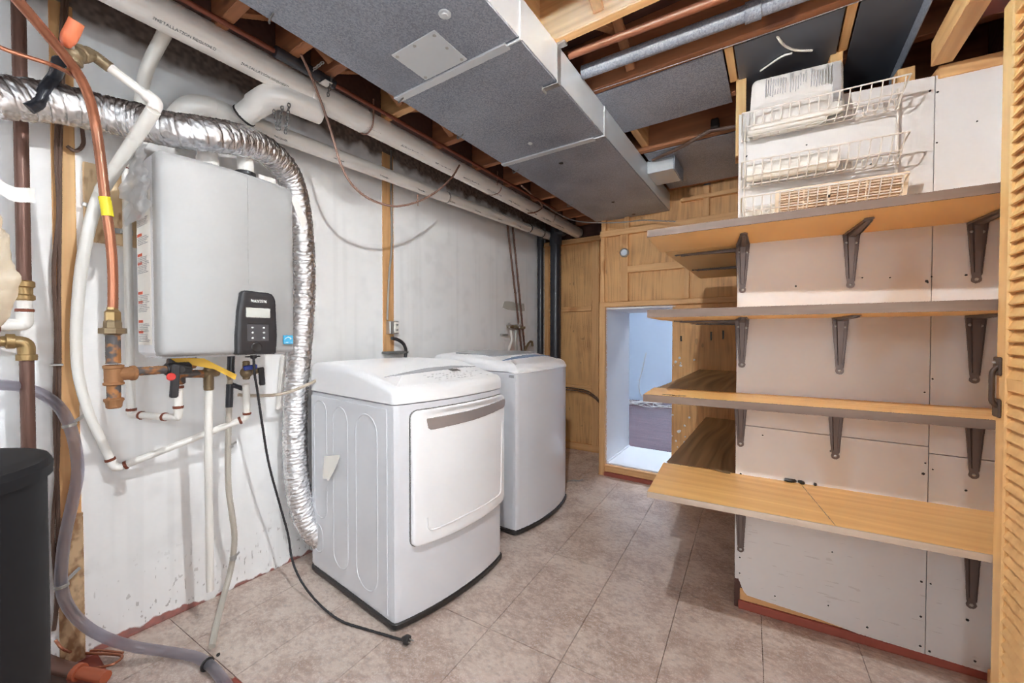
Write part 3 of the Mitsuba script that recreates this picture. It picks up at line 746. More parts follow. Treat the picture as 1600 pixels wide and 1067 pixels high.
# hanging wires and chains
add('hanging_wire', tube(curve([(-1.594, 0.873, 2.330), (-1.620, 0.923, 2.291), (-1.680, 1.003, 2.244), (-1.680, 1.053, 2.126), (-1.680, 1.093, 2.012), (-1.680, 1.142, 1.934), (-1.680, 1.221, 1.888), (-1.680, 1.323, 1.876), (-1.680, 1.433, 1.892), (-1.680, 1.584, 1.961), (-1.680, 1.736, 2.068), (-1.680, 1.854, 2.182), (-1.680, 1.926, 2.282)], 8), 0.0055, 8), BROWNWIRE, 40, 'brown wire hanging in a long loop from the large drain pipe', 'wire')
add('hanging_wire__tie', tube([(-1.680, 1.569, 1.993), (-1.680, 1.574, 1.930)], 0.003, 6), BROWNWIRE, 40)
add('far_wire', tube(curve([(-1.500, 2.375, 2.255), (-1.660, 2.794, 2.341), (-1.660, 2.931, 2.311), (-1.660, 2.942, 2.271), (-1.660, 2.825, 2.209), (-1.660, 2.724, 2.178)], 8), 0.006, 8), BROWNWIRE, 40, 'short brown wire tied round the far end of the large drain pipe', 'wire')
add('phone_wire', tube(curve([(-1.640, 2.950, 2.302), (-1.600, 3.230, 2.268), (-1.400, 3.129, 2.167), (-1.230, 3.200, 2.146), (-1.040, 3.200, 2.122), (-0.887, 3.200, 2.113), (-0.765, 3.200, 2.089), (-0.648, 3.200, 2.066)], 8), 0.0045, 8), WIREGREY, 40, 'grey wire running across the far end of the trunk duct', 'wire')


def chain(key, p0, p1, label):
    p0, p1 = np.asarray(p0, float), np.asarray(p1, float)
    L = np.linalg.norm(p1 - p0)
    a, b, d = frame(p1 - p0)
    n = max(3, int(L / 0.0135))
    th = np.linspace(0, 2 * math.pi, 13)
    ms = []
    for k in range(n):
        c = p0 + d * (k + 0.5) * L / n
        u = a if k % 2 else b
        ms.append(tube([c + d * 0.0098 * math.cos(t) + u * 0.0055 * math.sin(t) for t in th], 0.0018, 6, caps=False))
    add(key, cat(ms), STEEL if 'pale' in label else DARKPRINT, 40, label, 'chain', 'short chains near the drain tee')


chain('hanging_chain', *[(-1.720, 0.828, 2.128), (-1.720, 0.840, 2.055)], 'leftmost of the short chains hanging below the drain tee')
chain('hanging_chain_001', *[(-1.720, 0.862, 2.159), (-1.720, 0.848, 2.058)], 'middle of the short chains hanging below the drain tee')
chain('hanging_chain_002', *[(-1.720, 0.890, 2.183), (-1.720, 0.873, 2.053)], 'rightmost of the short chains hanging below the drain tee')
chain('hanging_chain_003', *[(-1.635, 0.943, 2.320), (-1.549, 0.939, 2.320)], 'pale chain lying slanted along the duct edge above the tee')
chain('hanging_chain_004', *[(-1.620, 1.023, 2.336), (-1.620, 1.002, 2.238)], 'chain hanging behind the brown wire near the duct')

# ------------------------------------------------------------------ tankless water heater
HX, HY0, HY1, HZ0, HZ1 = -1.69, 0.447, 0.892, 1.136, 1.822
tag('water_heater', 'white wall-hung tankless water heater with black control panel', 'water heater')
add('water_heater__body', bx(-1.925, HX - 0.035, HY0, HY1, HZ0, HZ1, 0.012), ENAMELG)
add('water_heater__wall_bracket', cat(bx(-2.15, -1.92, 0.52, 0.82, 1.72, 1.76), bx(-2.15, -1.92, 0.52, 0.82, 1.20, 1.24)), STEEL)
co = rrect(HY0, HY1, HZ0, HZ1, 0.012, 120)
hb = lambda a: 0.022 * (1 - min(1, abs(a - 0.669) / 0.21) ** 2)
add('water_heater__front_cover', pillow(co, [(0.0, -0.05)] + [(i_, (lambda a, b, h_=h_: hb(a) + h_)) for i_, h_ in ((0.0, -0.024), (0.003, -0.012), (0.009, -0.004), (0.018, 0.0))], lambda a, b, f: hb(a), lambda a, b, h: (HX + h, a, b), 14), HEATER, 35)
add('water_heater__crease', tube([(HX + 0.0232, 0.705, HZ1 - 0.02), (HX + 0.0232, 0.705, 1.40)], 0.0007, 6), HEATER)
add('water_heater__bottom_plate', bx(-1.92, HX - 0.05, HY0 + 0.02, HY1 - 0.02, HZ0 - 0.008, HZ0 + 0.002, 0.002), ENAMELG)
cp = sg.Polygon([(0.655, 1.135), (0.795, 1.135), (0.800, 1.20), (0.795, 1.345), (0.785, 1.368), (0.768, 1.373), (0.685, 1.376), (0.672, 1.368), (0.662, 1.30), (0.655, 1.20)])
cpo = resample(cp.buffer(-0.006).buffer(0.006), 90)
add('water_heater__control_panel', pillow(cpo, [(0.0, 0.0), (0.0, 0.024), (0.003, 0.029), (0.007, 0.031)], lambda a, b, f: 0.0315, lambda a, b, h: (HX + 0.010 + h, a, b), 8), BLACK, 30, label='glossy black control panel')
fx = HX + 0.010 + 0.0318
add('water_heater__control_panel__display', bx(fx - 0.002, fx + 0.0012, 0.687, 0.772, 1.275, 1.312, 0.001), LCD, label='grey display')
add('water_heater__control_panel__lettering', text('NAVIEN', 0.0105, (fx, 0.703, 1.333), Y, Z, 0.0008, True), WHITEPRINT)
add('water_heater__control_panel__button_pad', bx(fx - 0.002, fx + 0.0012, 0.690, 0.766, 1.185, 1.250, 0.001), mat('pad_grey', C(64, 62, 64), 0.4))
for k, (y, z) in enumerate([(0.708, 1.237), (0.748, 1.237), (0.708, 1.218), (0.748, 1.218), (0.708, 1.198), (0.748, 1.198)]):
    add('water_heater__control_panel__button' + (f'_{k:03d}' if k else ''), ball((fx + 0.001, y, z), 0.0042, 1, (0.4, 1, 0.8)), WHITEPRINT, True)
add('water_heater__control_panel__service_knob', lathe([(0.017, 0), (0.019, 0.002), (0.016, 0.004), (0.004, 0.003)], (fx - 0.0006, 0.722, 1.162), X, 20), BLACKTRIM, 30)
# blue efficiency sticker
sx = HX + 0.0165
es = [bx(sx - 0.003, sx + 0.0008, 0.834, 0.872, 1.172, 1.208, 0.0005)]
add('water_heater__energy_sticker', cat(es), CYAN, label='square blue energy sticker with a white swoosh')
arc = sg.Polygon([(0.838 + 0.030 * t, 1.192 + 0.010 * math.sin(math.pi * t)) for t in np.linspace(0, 1, 14)] + [(0.868 - 0.030 * t, 1.1905 + 0.0080 * math.sin(math.pi * (1 - t))) for t in np.linspace(0, 1, 14)])
star = sg.Polygon([(0.862 + (0.005 if k % 2 == 0 else 0.002) * math.sin(k * math.pi / 5), 1.1935 + (0.005 if k % 2 == 0 else 0.002) * math.cos(k * math.pi / 5)) for k in range(10)])
add('water_heater__energy_sticker__swoosh', cat(plate(arc.buffer(0), 0.0006, (sx + 0.0008, 0, 0), Y, Z, X), plate(star, 0.0006, (sx + 0.0008, 0, 0), Y, Z, X), text('ENERGY STAR', 0.0034, (sx + 0.0008, 0.8385, 1.1765), Y, Z, 0.0004)), WHITEPRINT)
# side label with print
ly = HY0 - 0.0012
add('water_heater__side_label', bx(-1.905, -1.762, ly, HY0 + 0.001, 1.175, 1.70, 0.0004), PAPER, label='printed instruction label on the left side')
reds, greys = [], []
for k, z in enumerate([1.215, 1.252, 1.32, 1.352, 1.455, 1.485, 1.555, 1.62]):
    reds.append(bx(-1.898, -1.85, ly - 0.0006, ly + 0.0003, z, z + 0.010, 0))
    for i in range(5):
        greys.append(bx(-1.898, -1.775 - 0.035 * rng.random(), ly - 0.0006, ly + 0.0003, z - 0.006 - 0.006 * i, z - 0.0035 - 0.006 * i, 0))
for k in range(10):
    greys.append(bx(-1.84, -1.78, ly - 0.0006, ly + 0.0003, 1.655 + 0.004 * k, 1.657 + 0.004 * k, 0))
add('water_heater__side_label__red_heading', cat(reds), REDPRINT, kind='stuff')
add('water_heater__side_label__small_print', cat(greys), GREYPRINT, kind='stuff')
# clear film bunched on the upper left edge
fu, fv = np.meshgrid(np.linspace(0, 1, 26), np.linspace(0, 1, 26), indexing='ij')
fp = np.stack([-1.95 + 0.23 * fu, np.full_like(fu, HY0 - 0.018), 1.60 + 0.30 * fv * (1 - 0.25 * fu)], -1)
fp += (meshkit.fbm(fp * 22, 3)[..., None] - 0.5) * np.array([0.03, 0.07, 0.04])
gi = np.arange(26 * 26).reshape(26, 26)
add('plastic_film', (fp.reshape(-1, 3), np.stack([gi[:-1, :-1], gi[1:, :-1], gi[1:, 1:], gi[:-1, 1:]], -1).reshape(-1, 4)), FILM, True, 'crumpled clear plastic film clinging to the upper left side of the heater', 'plastic film')
# flue stubs and top
add('water_heater__flue', cat(tube([(-1.90, 0.66, HZ1 - 0.01), (-1.90, 0.66, 2.05)], 0.033, 20), ring((-1.90, 0.66, 1.90), Z, 0.033, 0.03, 0.005)), PVC, 40)
add('water_heater__flue_001', cat(tube([(-1.885, 0.79, HZ1 - 0.01), (-1.885, 0.79, 2.05)], 0.030, 20), ring((-1.885, 0.79, 1.865), Z, 0.030, 0.012, 0.006)), PVC, 40)
add('water_heater__flue_clamp', cat(ring((-1.885, 0.79, 1.89), Z, 0.030, 0.016, 0.008), ring((-1.90, 0.66, 1.87), Z, 0.033, 0.014, 0.008)), BLACKTRIM, 40)
add('water_heater__flue_tag', bx(-1.86, -1.857, 0.83, 0.90, 1.80, 1.90, 0.0005), PAPER)
add('water_heater__yellow_tag', plate(sg.Polygon([(0, 0), (0.10, -0.008), (0.20, -0.075), (0.195, -0.095), (0.13, -0.05), (0.02, -0.018)]), 0.001, (-1.80, 0.50, 1.130), np.array([0.25, 0.97, 0]), Z, np.cross([0.25, 0.97, 0], Z)), YELLOWTAG, label='yellow paper tag hanging under the heater')
add('heater_strap_card', plate(sg.Polygon([(0, 0), (0.05, -0.10), (0.03, -0.14), (-0.02, -0.02)]), 0.0012, [(-1.700, 0.901, 1.802)][0], Y, Z, X), PAPER, label='loose white paper strip tucked between the heater and the foil hose', cat='paper strip')

# ------------------------------------------------------------------ foil dryer hose
fp = np.array([(-1.950, 0.086, 1.912), (-1.950, 0.154, 1.923), (-1.950, 0.229, 1.950), (-1.950, 0.297, 1.965), (-1.950, 0.372, 1.974), (-1.910, 0.454, 1.972), (-1.830, 0.531, 1.952), (-1.790, 0.634, 1.966), (-1.830, 0.772, 2.005), (-1.900, 0.905, 2.019), (-1.970, 1.017, 1.974), (-2.000, 1.075, 1.844), (-2.020, 1.103, 1.677), (-2.030, 1.114, 1.483), (-2.050, 1.116, 1.286), (-2.050, 1.098, 1.088), (-2.050, 1.080, 0.892), (-2.040, 1.069, 0.665), (-2.020, 1.067, 0.473), (-2.000, 1.087, 0.307), (-1.970, 1.123, 0.202), (-1.940, 1.191, 0.114)])
c = curve(fp, 24)
L = np.r_[0, np.cumsum(np.linalg.norm(np.diff(c, axis=0), axis=1))]
S = np.arange(0, L[-1], 0.0026)
c = np.column_stack([np.interp(S, L, c[:, k]) for k in range(3)])
for k in range(3):
    c[:, k] = np.convolve(np.pad(c[:, k], 12, mode='edge'), np.ones(25) / 25, mode='valid')
sides = 48
th = np.arange(sides) * 2 * np.pi / sides
pitch = np.interp(S, [0, 0.55, 0.95, 1.2, 3], [0.036, 0.036, 0.026, 0.019, 0.017])
ph = np.cumsum(0.0026 / pitch)[:, None] + 0.10 * np.sin(th)[None] + 0.05 * meshkit.noise(np.stack(np.broadcast_arrays(S[:, None] * 14, np.cos(th)[None], np.sin(th)[None]), -1))
fr_ = np.abs(ph - np.floor(ph) - 0.5)
r0 = np.interp(S, [0, 0.7, 1.2, 3], [0.061, 0.060, 0.056, 0.056])[:, None]
pp = np.stack(np.broadcast_arrays(S[:, None] * 70, np.cos(th)[None] * 4.5, np.sin(th)[None] * 4.5), -1)
rr = r0 - 0.0032 * np.exp(-(fr_ / 0.07) ** 2) + 0.010 * (meshkit.fbm(pp, 3) - 0.5) + 0.008 * (meshkit.fbm(pp * 1.9 + 7, 2) - 0.5)
add('foil_hose', tube(c, rr, sides), FOIL, True, 'crinkled silver foil dryer hose arching over the heater and down behind the dryer', 'hose')

# ------------------------------------------------------------------ dryer and washer
def appliance(O, a, W, D, b, topz, top, top_r, seam):
    ed, ew = np.array([math.cos(a), -math.sin(a), 0]), np.array([math.sin(a), math.cos(a), 0])
    O = np.asarray(O, float)
    bow = lambda s: b * (1 - min(1, abs(2 * s / W - 1)) ** 2.2)
    fr = [(D + bow(s), s) for s in np.linspace(0.0, W, 40)]
    poly = sg.Polygon([(0, 0)] + fr + [(0, W)]).buffer(-0.022).buffer(0.022, quad_segs=8)
    o = resample(poly, 220)
    return O, ed, ew, bow, poly, o, (lambda d, s, z: O + ed * d + ew * s + Z * z)


def build_body(name, o, M, seam, top, r, trim=0.03, inset=0.004):
    body = np.array(sg.Polygon(o).buffer(-inset).exterior.coords)
    bo = resample(sg.Polygon(body), 200)
    add(name + '__cabinet', pillow(bo, [(0, trim), (0, seam - 0.004)], lambda x, y, f: seam - 0.004, M, 3), ENAMELG, 30)
    add(name + '__base', pillow(resample(sg.Polygon(o).buffer(0.004), 200), [(0.01, 0.004), (0.0, 0.008), (0.0, trim - 0.004), (0.006, trim + 0.001)], lambda x, y, f: trim + 0.001, M, 2), BLACKTRIM, 30, label='black base trim')
    lev = [(0.002, seam), (0.0, seam + 0.003)]
    for t in np.linspace(0, math.pi / 2, 9):
        lev.append((r * (1 - math.cos(t)), (lambda x, y, t=t: top(x, y) - r + r * math.sin(t))))
    add(name + '__top_cover', pillow(o, lev, lambda x, y, f: top(x, y), M, 16), ENAMEL, 40)


def ss(a, b, x):
    t = min(1, max(0, (x - a) / (b - a)))
    return t * t * (3 - 2 * t)


# dryer
W, Dp = 0.686, 0.712
dtop = lambda d, s: 1.072 - 0.006 * (abs(s - W / 2) / 0.34) ** 2 - 0.078 * ss(0.34, 0.80, d)
O_, ed, ew, bow, poly, o, M1 = appliance((-1.992, 1.120, 0), 0.0785, W, Dp, 0.045, 1.07, dtop, 0.035, 0.926)
tag('dryer', 'white front-loading clothes dryer with black base beside the foil hose', 'dryer')
build_body('dryer', o, M1, 0.926, dtop, 0.036)
# embossed side
add('dryer__side_panel', place(bx(0.02, Dp - 0.045, -0.0015, 0.003, 0.045, 0.905, 0.001), O_, ed, ew, Z), ENAMELG)
for k, (d0, d1, z0, z1) in enumerate([(0.05, 0.175, 0.30, 0.885), (0.235, 0.365, 0.115, 0.872), (0.435, 0.60, 0.10, 0.866), (0.03, 0.13, 0.12, 0.26)]):
    q = np.array(sg.LineString([((d0 + d1) / 2, z0 + (d1 - d0) / 2), ((d0 + d1) / 2, max(z1 - (d1 - d0) / 2, z0 + (d1 - d0) / 2 + 0.001))]).buffer((d1 - d0) / 2, quad_segs=12).exterior.coords)
    add('dryer__side_panel__ridge' + (f'_{k:03d}' if k else ''), tube([O_ + ed * x + Z * z - ew * 0.0012 for x, z in q], 0.0032, 8, caps=False), ENAMELG, 50)
# door
fmap = lambda h0: (lambda s, z, h: O_ + ew * s + ed * (Dp + bow(s) + h0 + h) + Z * z)
dpoly = sg.Polygon([(0.070, 0.325)] + [(s, 0.325 - 0.010 * (1 - ((s - 0.383) / 0.313) ** 2)) for s in np.linspace(0.1, 0.66, 12)] + [(0.690, 0.325), (0.690, 0.893)] + [(s, 0.893 - 0.0) for s in np.linspace(0.66, 0.1, 12)] + [(0.070, 0.893)])
do = resample(dpoly.buffer(-0.03).buffer(0.03, quad_segs=8), 200)
dscoop = lambda s, z, f: 0.021 - 0.016 * ss(0.845, 0.885, z) * ss(0.085, 0.16, s) * ss(0.695, 0.66, s) + 0.0
add('dryer__door_seal', pillow(resample(sg.Polygon(do).buffer(0.0035), 200), [(0, -0.008), (0, 0.0012)], lambda s, z, f: 0.0012, fmap(0.0), 12), DARKPRINT, 40, label='dark gap around the door')
add('dryer__door', pillow(do, [(0, -0.01), (0, 0.013), (0.003, 0.018), (0.008, 0.021)], dscoop, fmap(-0.003), 18), ENAMEL, 40)
inn = resample(sg.Polygon([(0.135, 0.375), (0.64, 0.375), (0.655, 0.80), (0.135, 0.80)]).buffer(-0.03).buffer(0.03), 160)
sel = [p for p in inn if not (p[1] > 0.76) and not (p[0] < 0.14 and p[1] > 0.44)]
run = sorted(sel, key=lambda p: math.atan2(p[1] - 0.60, p[0] - 0.35))
k0 = int(np.argmax([np.linalg.norm(np.subtract(run[(i + 1) % len(run)], run[i])) for i in range(len(run))])) + 1
run = run[k0:] + run[:k0]
add('dryer__door__ridge', tube([fmap(-0.003)(s, z, 0.021) for s, z in run], 0.0035, 8), ENAMEL, 50)
hp = sg.Polygon([(0.130, 0.856), (0.41, 0.856), (0.690, 0.868), (0.688, 0.836), (0.680, 0.824), (0.41, 0.808), (0.152, 0.806), (0.138, 0.815)])
ho = resample(hp.buffer(-0.004).buffer(0.004), 160)
add('dryer__door__handle', pillow(ho, [(0, -0.004), (0, 0.001), (0.0015, 0.002)], lambda s, z, f: 0.002, fmap(0.018), 6), HANDLEGREY, 40, label='taupe metallic handle strip')


def on_top(pts_ds, w, M, top, mtl, key, lab=None, h=0.0016):
    """Lens-shaped strip lying on the top cover along points (d, s), w(t) wide."""
    c = curve(np.column_stack([pts_ds, np.zeros(len(pts_ds))]), 10)[:, :2]
    n = len(c)
    t = np.linspace(0, 1, n)
    tn = np.gradient(c, axis=0)
    tn /= np.linalg.norm(tn, axis=1, keepdims=True)
    nn = np.stack([-tn[:, 1], tn[:, 0]], 1)
    up, dn = c + nn * w(t)[:, None] / 2, c - nn * w(t)[:, None] / 2
    p = sg.Polygon(np.vstack([up, dn[::-1]])).buffer(0)
    add(key, pillow(resample(p, 160), [(0, lambda x, y: top(x, y) - 0.002), (0, lambda x, y: top(x, y) + h)], lambda x, y, f: top(x, y) + h, M, 6), mtl, 40, label=lab)


arcp = np.array([(0.58, 0.05), (0.565, 0.194), (0.550, 0.32), (0.545, 0.41), (0.538, 0.53), (0.552, 0.655)])
on_top(arcp, lambda t: 0.003 + 0.043 * np.sin(np.pi * t) ** 1.1, M1, dtop, TRIMGREY, 'dryer__panel_trim', 'grey arc trim behind the controls')
dd = np.array([0.582, 0.462])
add('dryer__display', pillow(rrect(dd[0] - 0.016, dd[0] + 0.016, dd[1] - 0.03, dd[1] + 0.03, 0.003, 40), [(0, lambda x, y: dtop(x, y) - 0.002), (0, lambda x, y: dtop(x, y) + 0.0014)], lambda x, y, f: dtop(x, y) + 0.0014, M1, 3), DARKPRINT, label='small dark display')
pr = []
for r_ in range(4):
    for q in range(16):
        if rng.random() < 0.75:
            d0, s0 = 0.612 + 0.026 * r_, 0.235 + 0.023 * q
            pr.append(pillow(rrect(d0, d0 + 0.004, s0, s0 + 0.010 + 0.008 * rng.random(), 0.0005, 12), [(0, lambda x, y: dtop(x, y) - 0.001), (0, lambda x, y: dtop(x, y) + 0.0008)], lambda x, y, f: dtop(x, y) + 0.0008, M1, 2))
add('dryer__control_print', cat(pr), GREYPRINT, kind='stuff')
# paper tag taped on the dryer's side
gu, gv = np.meshgrid(np.linspace(0, 1, 12), np.linspace(0, 1, 12), indexing='ij')
lerp = lambda a_, b_, t_: a_ + (b_ - a_) * t_
tp = np.stack([O_ + ed * lerp(lerp(0.155, 0.305, u_), lerp(0.168, 0.262, u_), v_ ** 1.6) + Z * lerp(lerp(0.618, 0.650, u_), lerp(0.512, 0.530, u_), v_) - ew * (0.005 + 0.022 * v_ ** 1.5 * u_ + 0.007 * (1 + math.sin(7 * u_ + 2 * v_)) * v_) for u_, v_ in zip(gu.ravel(), gv.ravel())])
gi = np.arange(144).reshape(12, 12)
tq = np.stack([gi[:-1, :-1], gi[1:, :-1], gi[1:, 1:], gi[:-1, 1:]], -1).reshape(-1, 4)
add('paper_tag', (tp, tq), PAPER, True, 'small curled white paper tag stuck to the side of the dryer', 'paper tag')

# washer
W2, D2 = 0.690, 0.690
wtop = lambda d, s: 1.085 - 0.010 * (abs(s - W2 / 2) / 0.34) ** 2 - 0.055 * ss(0.36, 0.78, d)
O2, ed2, ew2, bow2, poly2, o2, M2 = appliance((-1.985, 1.985, 0), 0.0, W2, D2, 0.055, 1.08, wtop, 0.05, 1.0)
tag('washer', 'white top-loading clothes washer with rounded front between the dryer and the corner', 'washer')
build_body('washer', o2, M2, 0.985, wtop, 0.05)
lid = sg.Polygon([(0.12, 0.09), (0.46, 0.06), (0.49, 0.20), (0.495, 0.345), (0.49, 0.49), (0.46, 0.63), (0.12, 0.60)]).buffer(-0.03).buffer(0.03)
add('washer__lid', pillow(resample(lid, 120), [(0, lambda x, y: wtop(x, y) - 0.002), (0.001, lambda x, y: wtop(x, y) + 0.006), (0.004, lambda x, y: wtop(x, y) + 0.008)], lambda x, y, f: wtop(x, y) + 0.008, M2, 6), LIDGREY, 30, label='grey glass lid')
aw = np.array([(0.572, 0.034), (0.560, 0.2), (0.552, 0.365), (0.548, 0.52), (0.565, 0.655)])
on_top(aw, lambda t: 0.003 + 0.045 * np.sin(np.pi * t) ** 1.1, M2, wtop, BLUETRIM, 'washer__panel_trim', 'blue-grey arc trim before the lid', 0.003)
add('washer__logo_badge', place(bx(-0.018, 0.018, -0.002, 0.003, -0.008, 0.008, 0.001), M2(D2 - 0.03, -0.001, 0.96), ed2, ew2, Z), TRIMGREY)
# ------------------------------------------------------------------ supply pipes left of and below the heater
tag('gas_line', 'copper gas line with yellow tape ending in rusty iron fittings left of the heater', 'pipe')
gp = [(-1.500, 0.140, 2.007), (-1.560, 0.180, 2.000), (-1.620, 0.231, 1.977), (-1.660, 0.269, 1.950), (-1.690, 0.296, 1.903), (-1.720, 0.314, 1.835), (-1.720, 0.324, 1.723), (-1.720, 0.332, 1.609), (-1.720, 0.341, 1.503), (-1.720, 0.345, 1.405), (-1.720, 0.344, 1.292)]
add('gas_line__copper_tube', tube(curve(gp, 10), 0.0125, 16), COPPER, 40)
add('gas_line__yellow_tape', tube(curve([(-1.720, 0.329, 1.632), (-1.720, 0.333, 1.605), (-1.720, 0.336, 1.575)], 8), 0.0142, 16), YELLOW, 40, label='yellow tape band')
g0 = np.array([(-1.720, 0.343, 1.256)][0])
gx, gy = g0[0], g0[1]
gz = lambda v: np.array(gy * 0 + 1.21 - (v - 523) / 622 * (0.55408 * 1.72 + 0.8323 * gy))
lv = lambda prof: lathe(prof, (gx, gy, 0), Z, 22)
zz = lambda *vr: [(r, float(gz(v))) for v, r in vr]
add('gas_line__flare_nut', lathe(zz((503, 0.016), (501, 0.020), (488, 0.020), (484, 0.014), (480, 0.0135)), (gx, gy, 0), Z, 6), BRASS)
add('gas_line__union', lathe(zz((524, 0.017), (522, 0.022), (521, 0.033), (513, 0.033), (512, 0.022), (504, 0.022), (500, 0.019)), (gx, gy, 0), Z, 8), OLDBRASS)
add('gas_line__nipple', lv(zz((568, 0.0175), (522, 0.0175))), RUST, 40)
add('gas_line__tee', cat(lv(zz((602, 0.021), (601, 0.025), (598, 0.025), (597, 0.022), (576, 0.022), (575, 0.025), (571, 0.025), (570, 0.021))), cyl((gx, gy, float(gz(585))), (gx - 0.01, gy + 0.052, float(gz(585))), 0.021, 0.004), ring((gx - 0.01, gy + 0.047, float(gz(585))), (-.2, 1, 0), 0.021, 0.012, 0.003)), ORANGERUST, 40)
add('gas_line__drip_leg', lv(zz((628, 0.0165), (598, 0.0165))), RUST, 40)
add('gas_line__cap', lv(zz((638, 0.015), (636, 0.019), (629, 0.020), (626, 0.024), (623, 0.024), (622, 0.018))), ORANGERUST, 40)
vz = float(gz(583))
b1 = np.array([gx - 0.03, gy + 0.155, vz])
add('gas_line__branch', tube([(gx - 0.01, gy + 0.05, vz), b1], 0.014, 16), RUST, 40)
add('gas_line__gas_valve', cat(cyl(b1 - np.array([-0.004, 0.022, 0]), b1 + np.array([-0.01, 0.05, 0]), 0.022, 0.004), cyl(b1 + np.array([0.0, 0.01, 0.0]), b1 + np.array([0.045, 0.01, 0.0]), 0.014, 0.003)), BLACKTRIM, 40)
hnd = beam(b1 + np.array([0.045, -0.004, 0.02]), b1 + np.array([0.045, -0.012, -0.095]), 0.024, 0.016, X, 0.005)
add('gas_line__gas_valve__lever', hnd, BLACK, 40)
add('gas_line__gas_valve__red_cap', cyl(b1 + np.array([0.048, -0.02, -0.022]), b1 + np.array([0.056, -0.02, -0.022]), 0.013, 0.002), RED, 40, label='red disc on the lever')

# manifold with relief valve under the heater
tag('relief_valve', 'bronze relief valve with lever and long white discharge pipe under the heater', 'valve')
mv = np.array([-1.86, 0.545, 1.075])
add('relief_valve__manifold', cat(cyl(mv + Z * 0.065, mv - Z * 0.05, 0.021, 0.004), cyl(mv + np.array([0, -0.03, 0.03]), mv + np.array([0, 0.055, 0.03]), 0.024, 0.005), cyl(mv + np.array([0.0, 0.0, -0.01]), mv + np.array([0.0, 0.085, -0.018]), 0.015, 0.004), ball(mv + Z * 0.012, 0.027, 2)), RUST, 40)
rv = mv + np.array([0.0, 0.095, -0.018])
add('relief_valve__body', cat(cyl(rv + np.array([0, -0.02, 0]), rv + np.array([0, 0.035, 0.006]), 0.018, 0.004), cyl(rv, rv - Z * 0.065, 0.017, 0.003), cyl(rv + Z * 0.004, rv + Z * 0.026, 0.016, 0.004)), OLDBRASS, 40)
add('relief_valve__lever', tube(curve([rv + np.array([0.01, 0.035, 0.012]), rv + np.array([0.015, 0.055, 0.0]), rv + np.array([0.018, 0.066, -0.03])], 5), 0.006, 8), OLDBRASS, 40)
add('relief_valve__discharge_pipe', tube([rv - Z * 0.06, (rv[0] - 0.03, rv[1] + 0.006, 0.70), (rv[0] - 0.07, rv[1] + 0.02, 0.16)], 0.0135, 16), PIPEW, 40, label='white discharge pipe ending above the floor')

# hot line: white pipe from above, down the left of the heater, back up to the manifold
tag('hot_water_pipe', 'straight white supply pipe clamped to the wall close beside the left of the heater', 'pipe')
hp_ = [(-2.090, 0.461, 1.852), (-2.090, 0.465, 0.919)]
xh = -2.09
h0, h1 = np.array(hp_[0]), np.array(hp_[1])
hb_ = np.array([xh, h1[1], h1[2] - 0.02])
hm = np.array([-1.865, 0.545, hb_[2] + 0.0])
add('hot_water_pipe__riser', tube([h0, h1], 0.0135, 16), PIPEW, 40)
add('hot_water_pipe__crossover', tube(fillet([h1 - Z * 0.002, hb_, hm, mv - Z * 0.04], 0.012, 5), 0.0135, 16), PIPEW, 40)
for k, (c_, d_) in enumerate([(h0, Z), (h1, Z), (hb_ + (hm - hb_) * 0.22, hm - hb_), (hb_ + (hm - hb_) * 0.72, hm - hb_), (hm + Z * 0.04, Z), (mv - Z * 0.06, Z)]):
    add(num('hot_water_pipe__crimp_ring'), ring(c_, d_, 0.0135, 0.010, 0.003), CRING, 40)
cl = np.array([(-2.100, 0.463, 1.609)][0])
add('hot_water_pipe__clamp', cat(ring(cl, Z, 0.0135, 0.02, 0.003), bx(cl[0] - 0.012, cl[0] - 0.008, cl[1] - 0.05, cl[1] + 0.02, cl[2] - 0.01, cl[2] + 0.01, 0.001)), STEEL, 40)
tag('feed_pipe', 'bent white pipe dropping from the big drain pipe behind the foil hose', 'pipe')
add('feed_pipe__tube', tube(curve([(-1.860, 0.533, 2.344), (-1.900, 0.525, 2.309), (-1.950, 0.512, 2.260), (-1.980, 0.498, 2.202), (-2.020, 0.494, 2.143), (-2.020, 0.486, 2.054), (-2.060, 0.485, 1.969), (-2.080, 0.473, 1.908), (-2.090, 0.463, 1.853)], 10), np.linspace(0.022, 0.017, 81), 16), PIPEW, 40)
add('feed_pipe__collar', tube([(-1.950, 0.525, 2.301), (-1.950, 0.510, 2.254)], 0.0175, 16), PVC, 40)

# cold line: ball valve with orange handle, down the wall, sloping up to the heater
tag('ball_valve', 'brass ball valve with orange lever on the ceiling copper line in the top left corner', 'valve')
bv = np.array([(-1.660, 0.259, 2.001)][0])
bw = np.array([(-1.700, 0.300, 2.041)][0])
add('ball_valve__body', cat(ball(bv, 0.026, 2), cyl(bv, bv + (bw - bv) * 1.0, 0.019, 0.004), cyl(bv + Z * 0.005, bv - Z * 0.03, 0.021, 0.004), lathe([(0.019, 0), (0.024, 0.004), (0.024, 0.02), (0.019, 0.024)], bv + (bw - bv) * 0.35, bw - bv, 8)), OLDBRASS, 35)
add('ball_valve__stem', cyl(bv, bv + np.array([0.036, -0.012, 0.012]), 0.009, 0.002), STEEL, 40)
lvp = [(-1.620, 0.242, 2.007), (-1.600, 0.250, 2.035), (-1.585, 0.256, 2.058)]
add('ball_valve__lever', tube(curve([bv + np.array([0.034, -0.01, 0.01])] + lvp, 6), np.interp(np.linspace(0, 1, 19), [0, .25, .5, 1], [0.008, 0.012, 0.017, 0.016]), 12), ORANGE, 40, label='orange plastic lever')
tag('cold_water_pipe', 'white supply pipe from the orange-handled valve down the wall and up under the heater', 'pipe')
c1 = [(-1.710, 0.312, 2.044), (-1.700, 0.340, 2.028), (-1.695, 0.382, 2.004), (-1.690, 0.438, 1.972)]
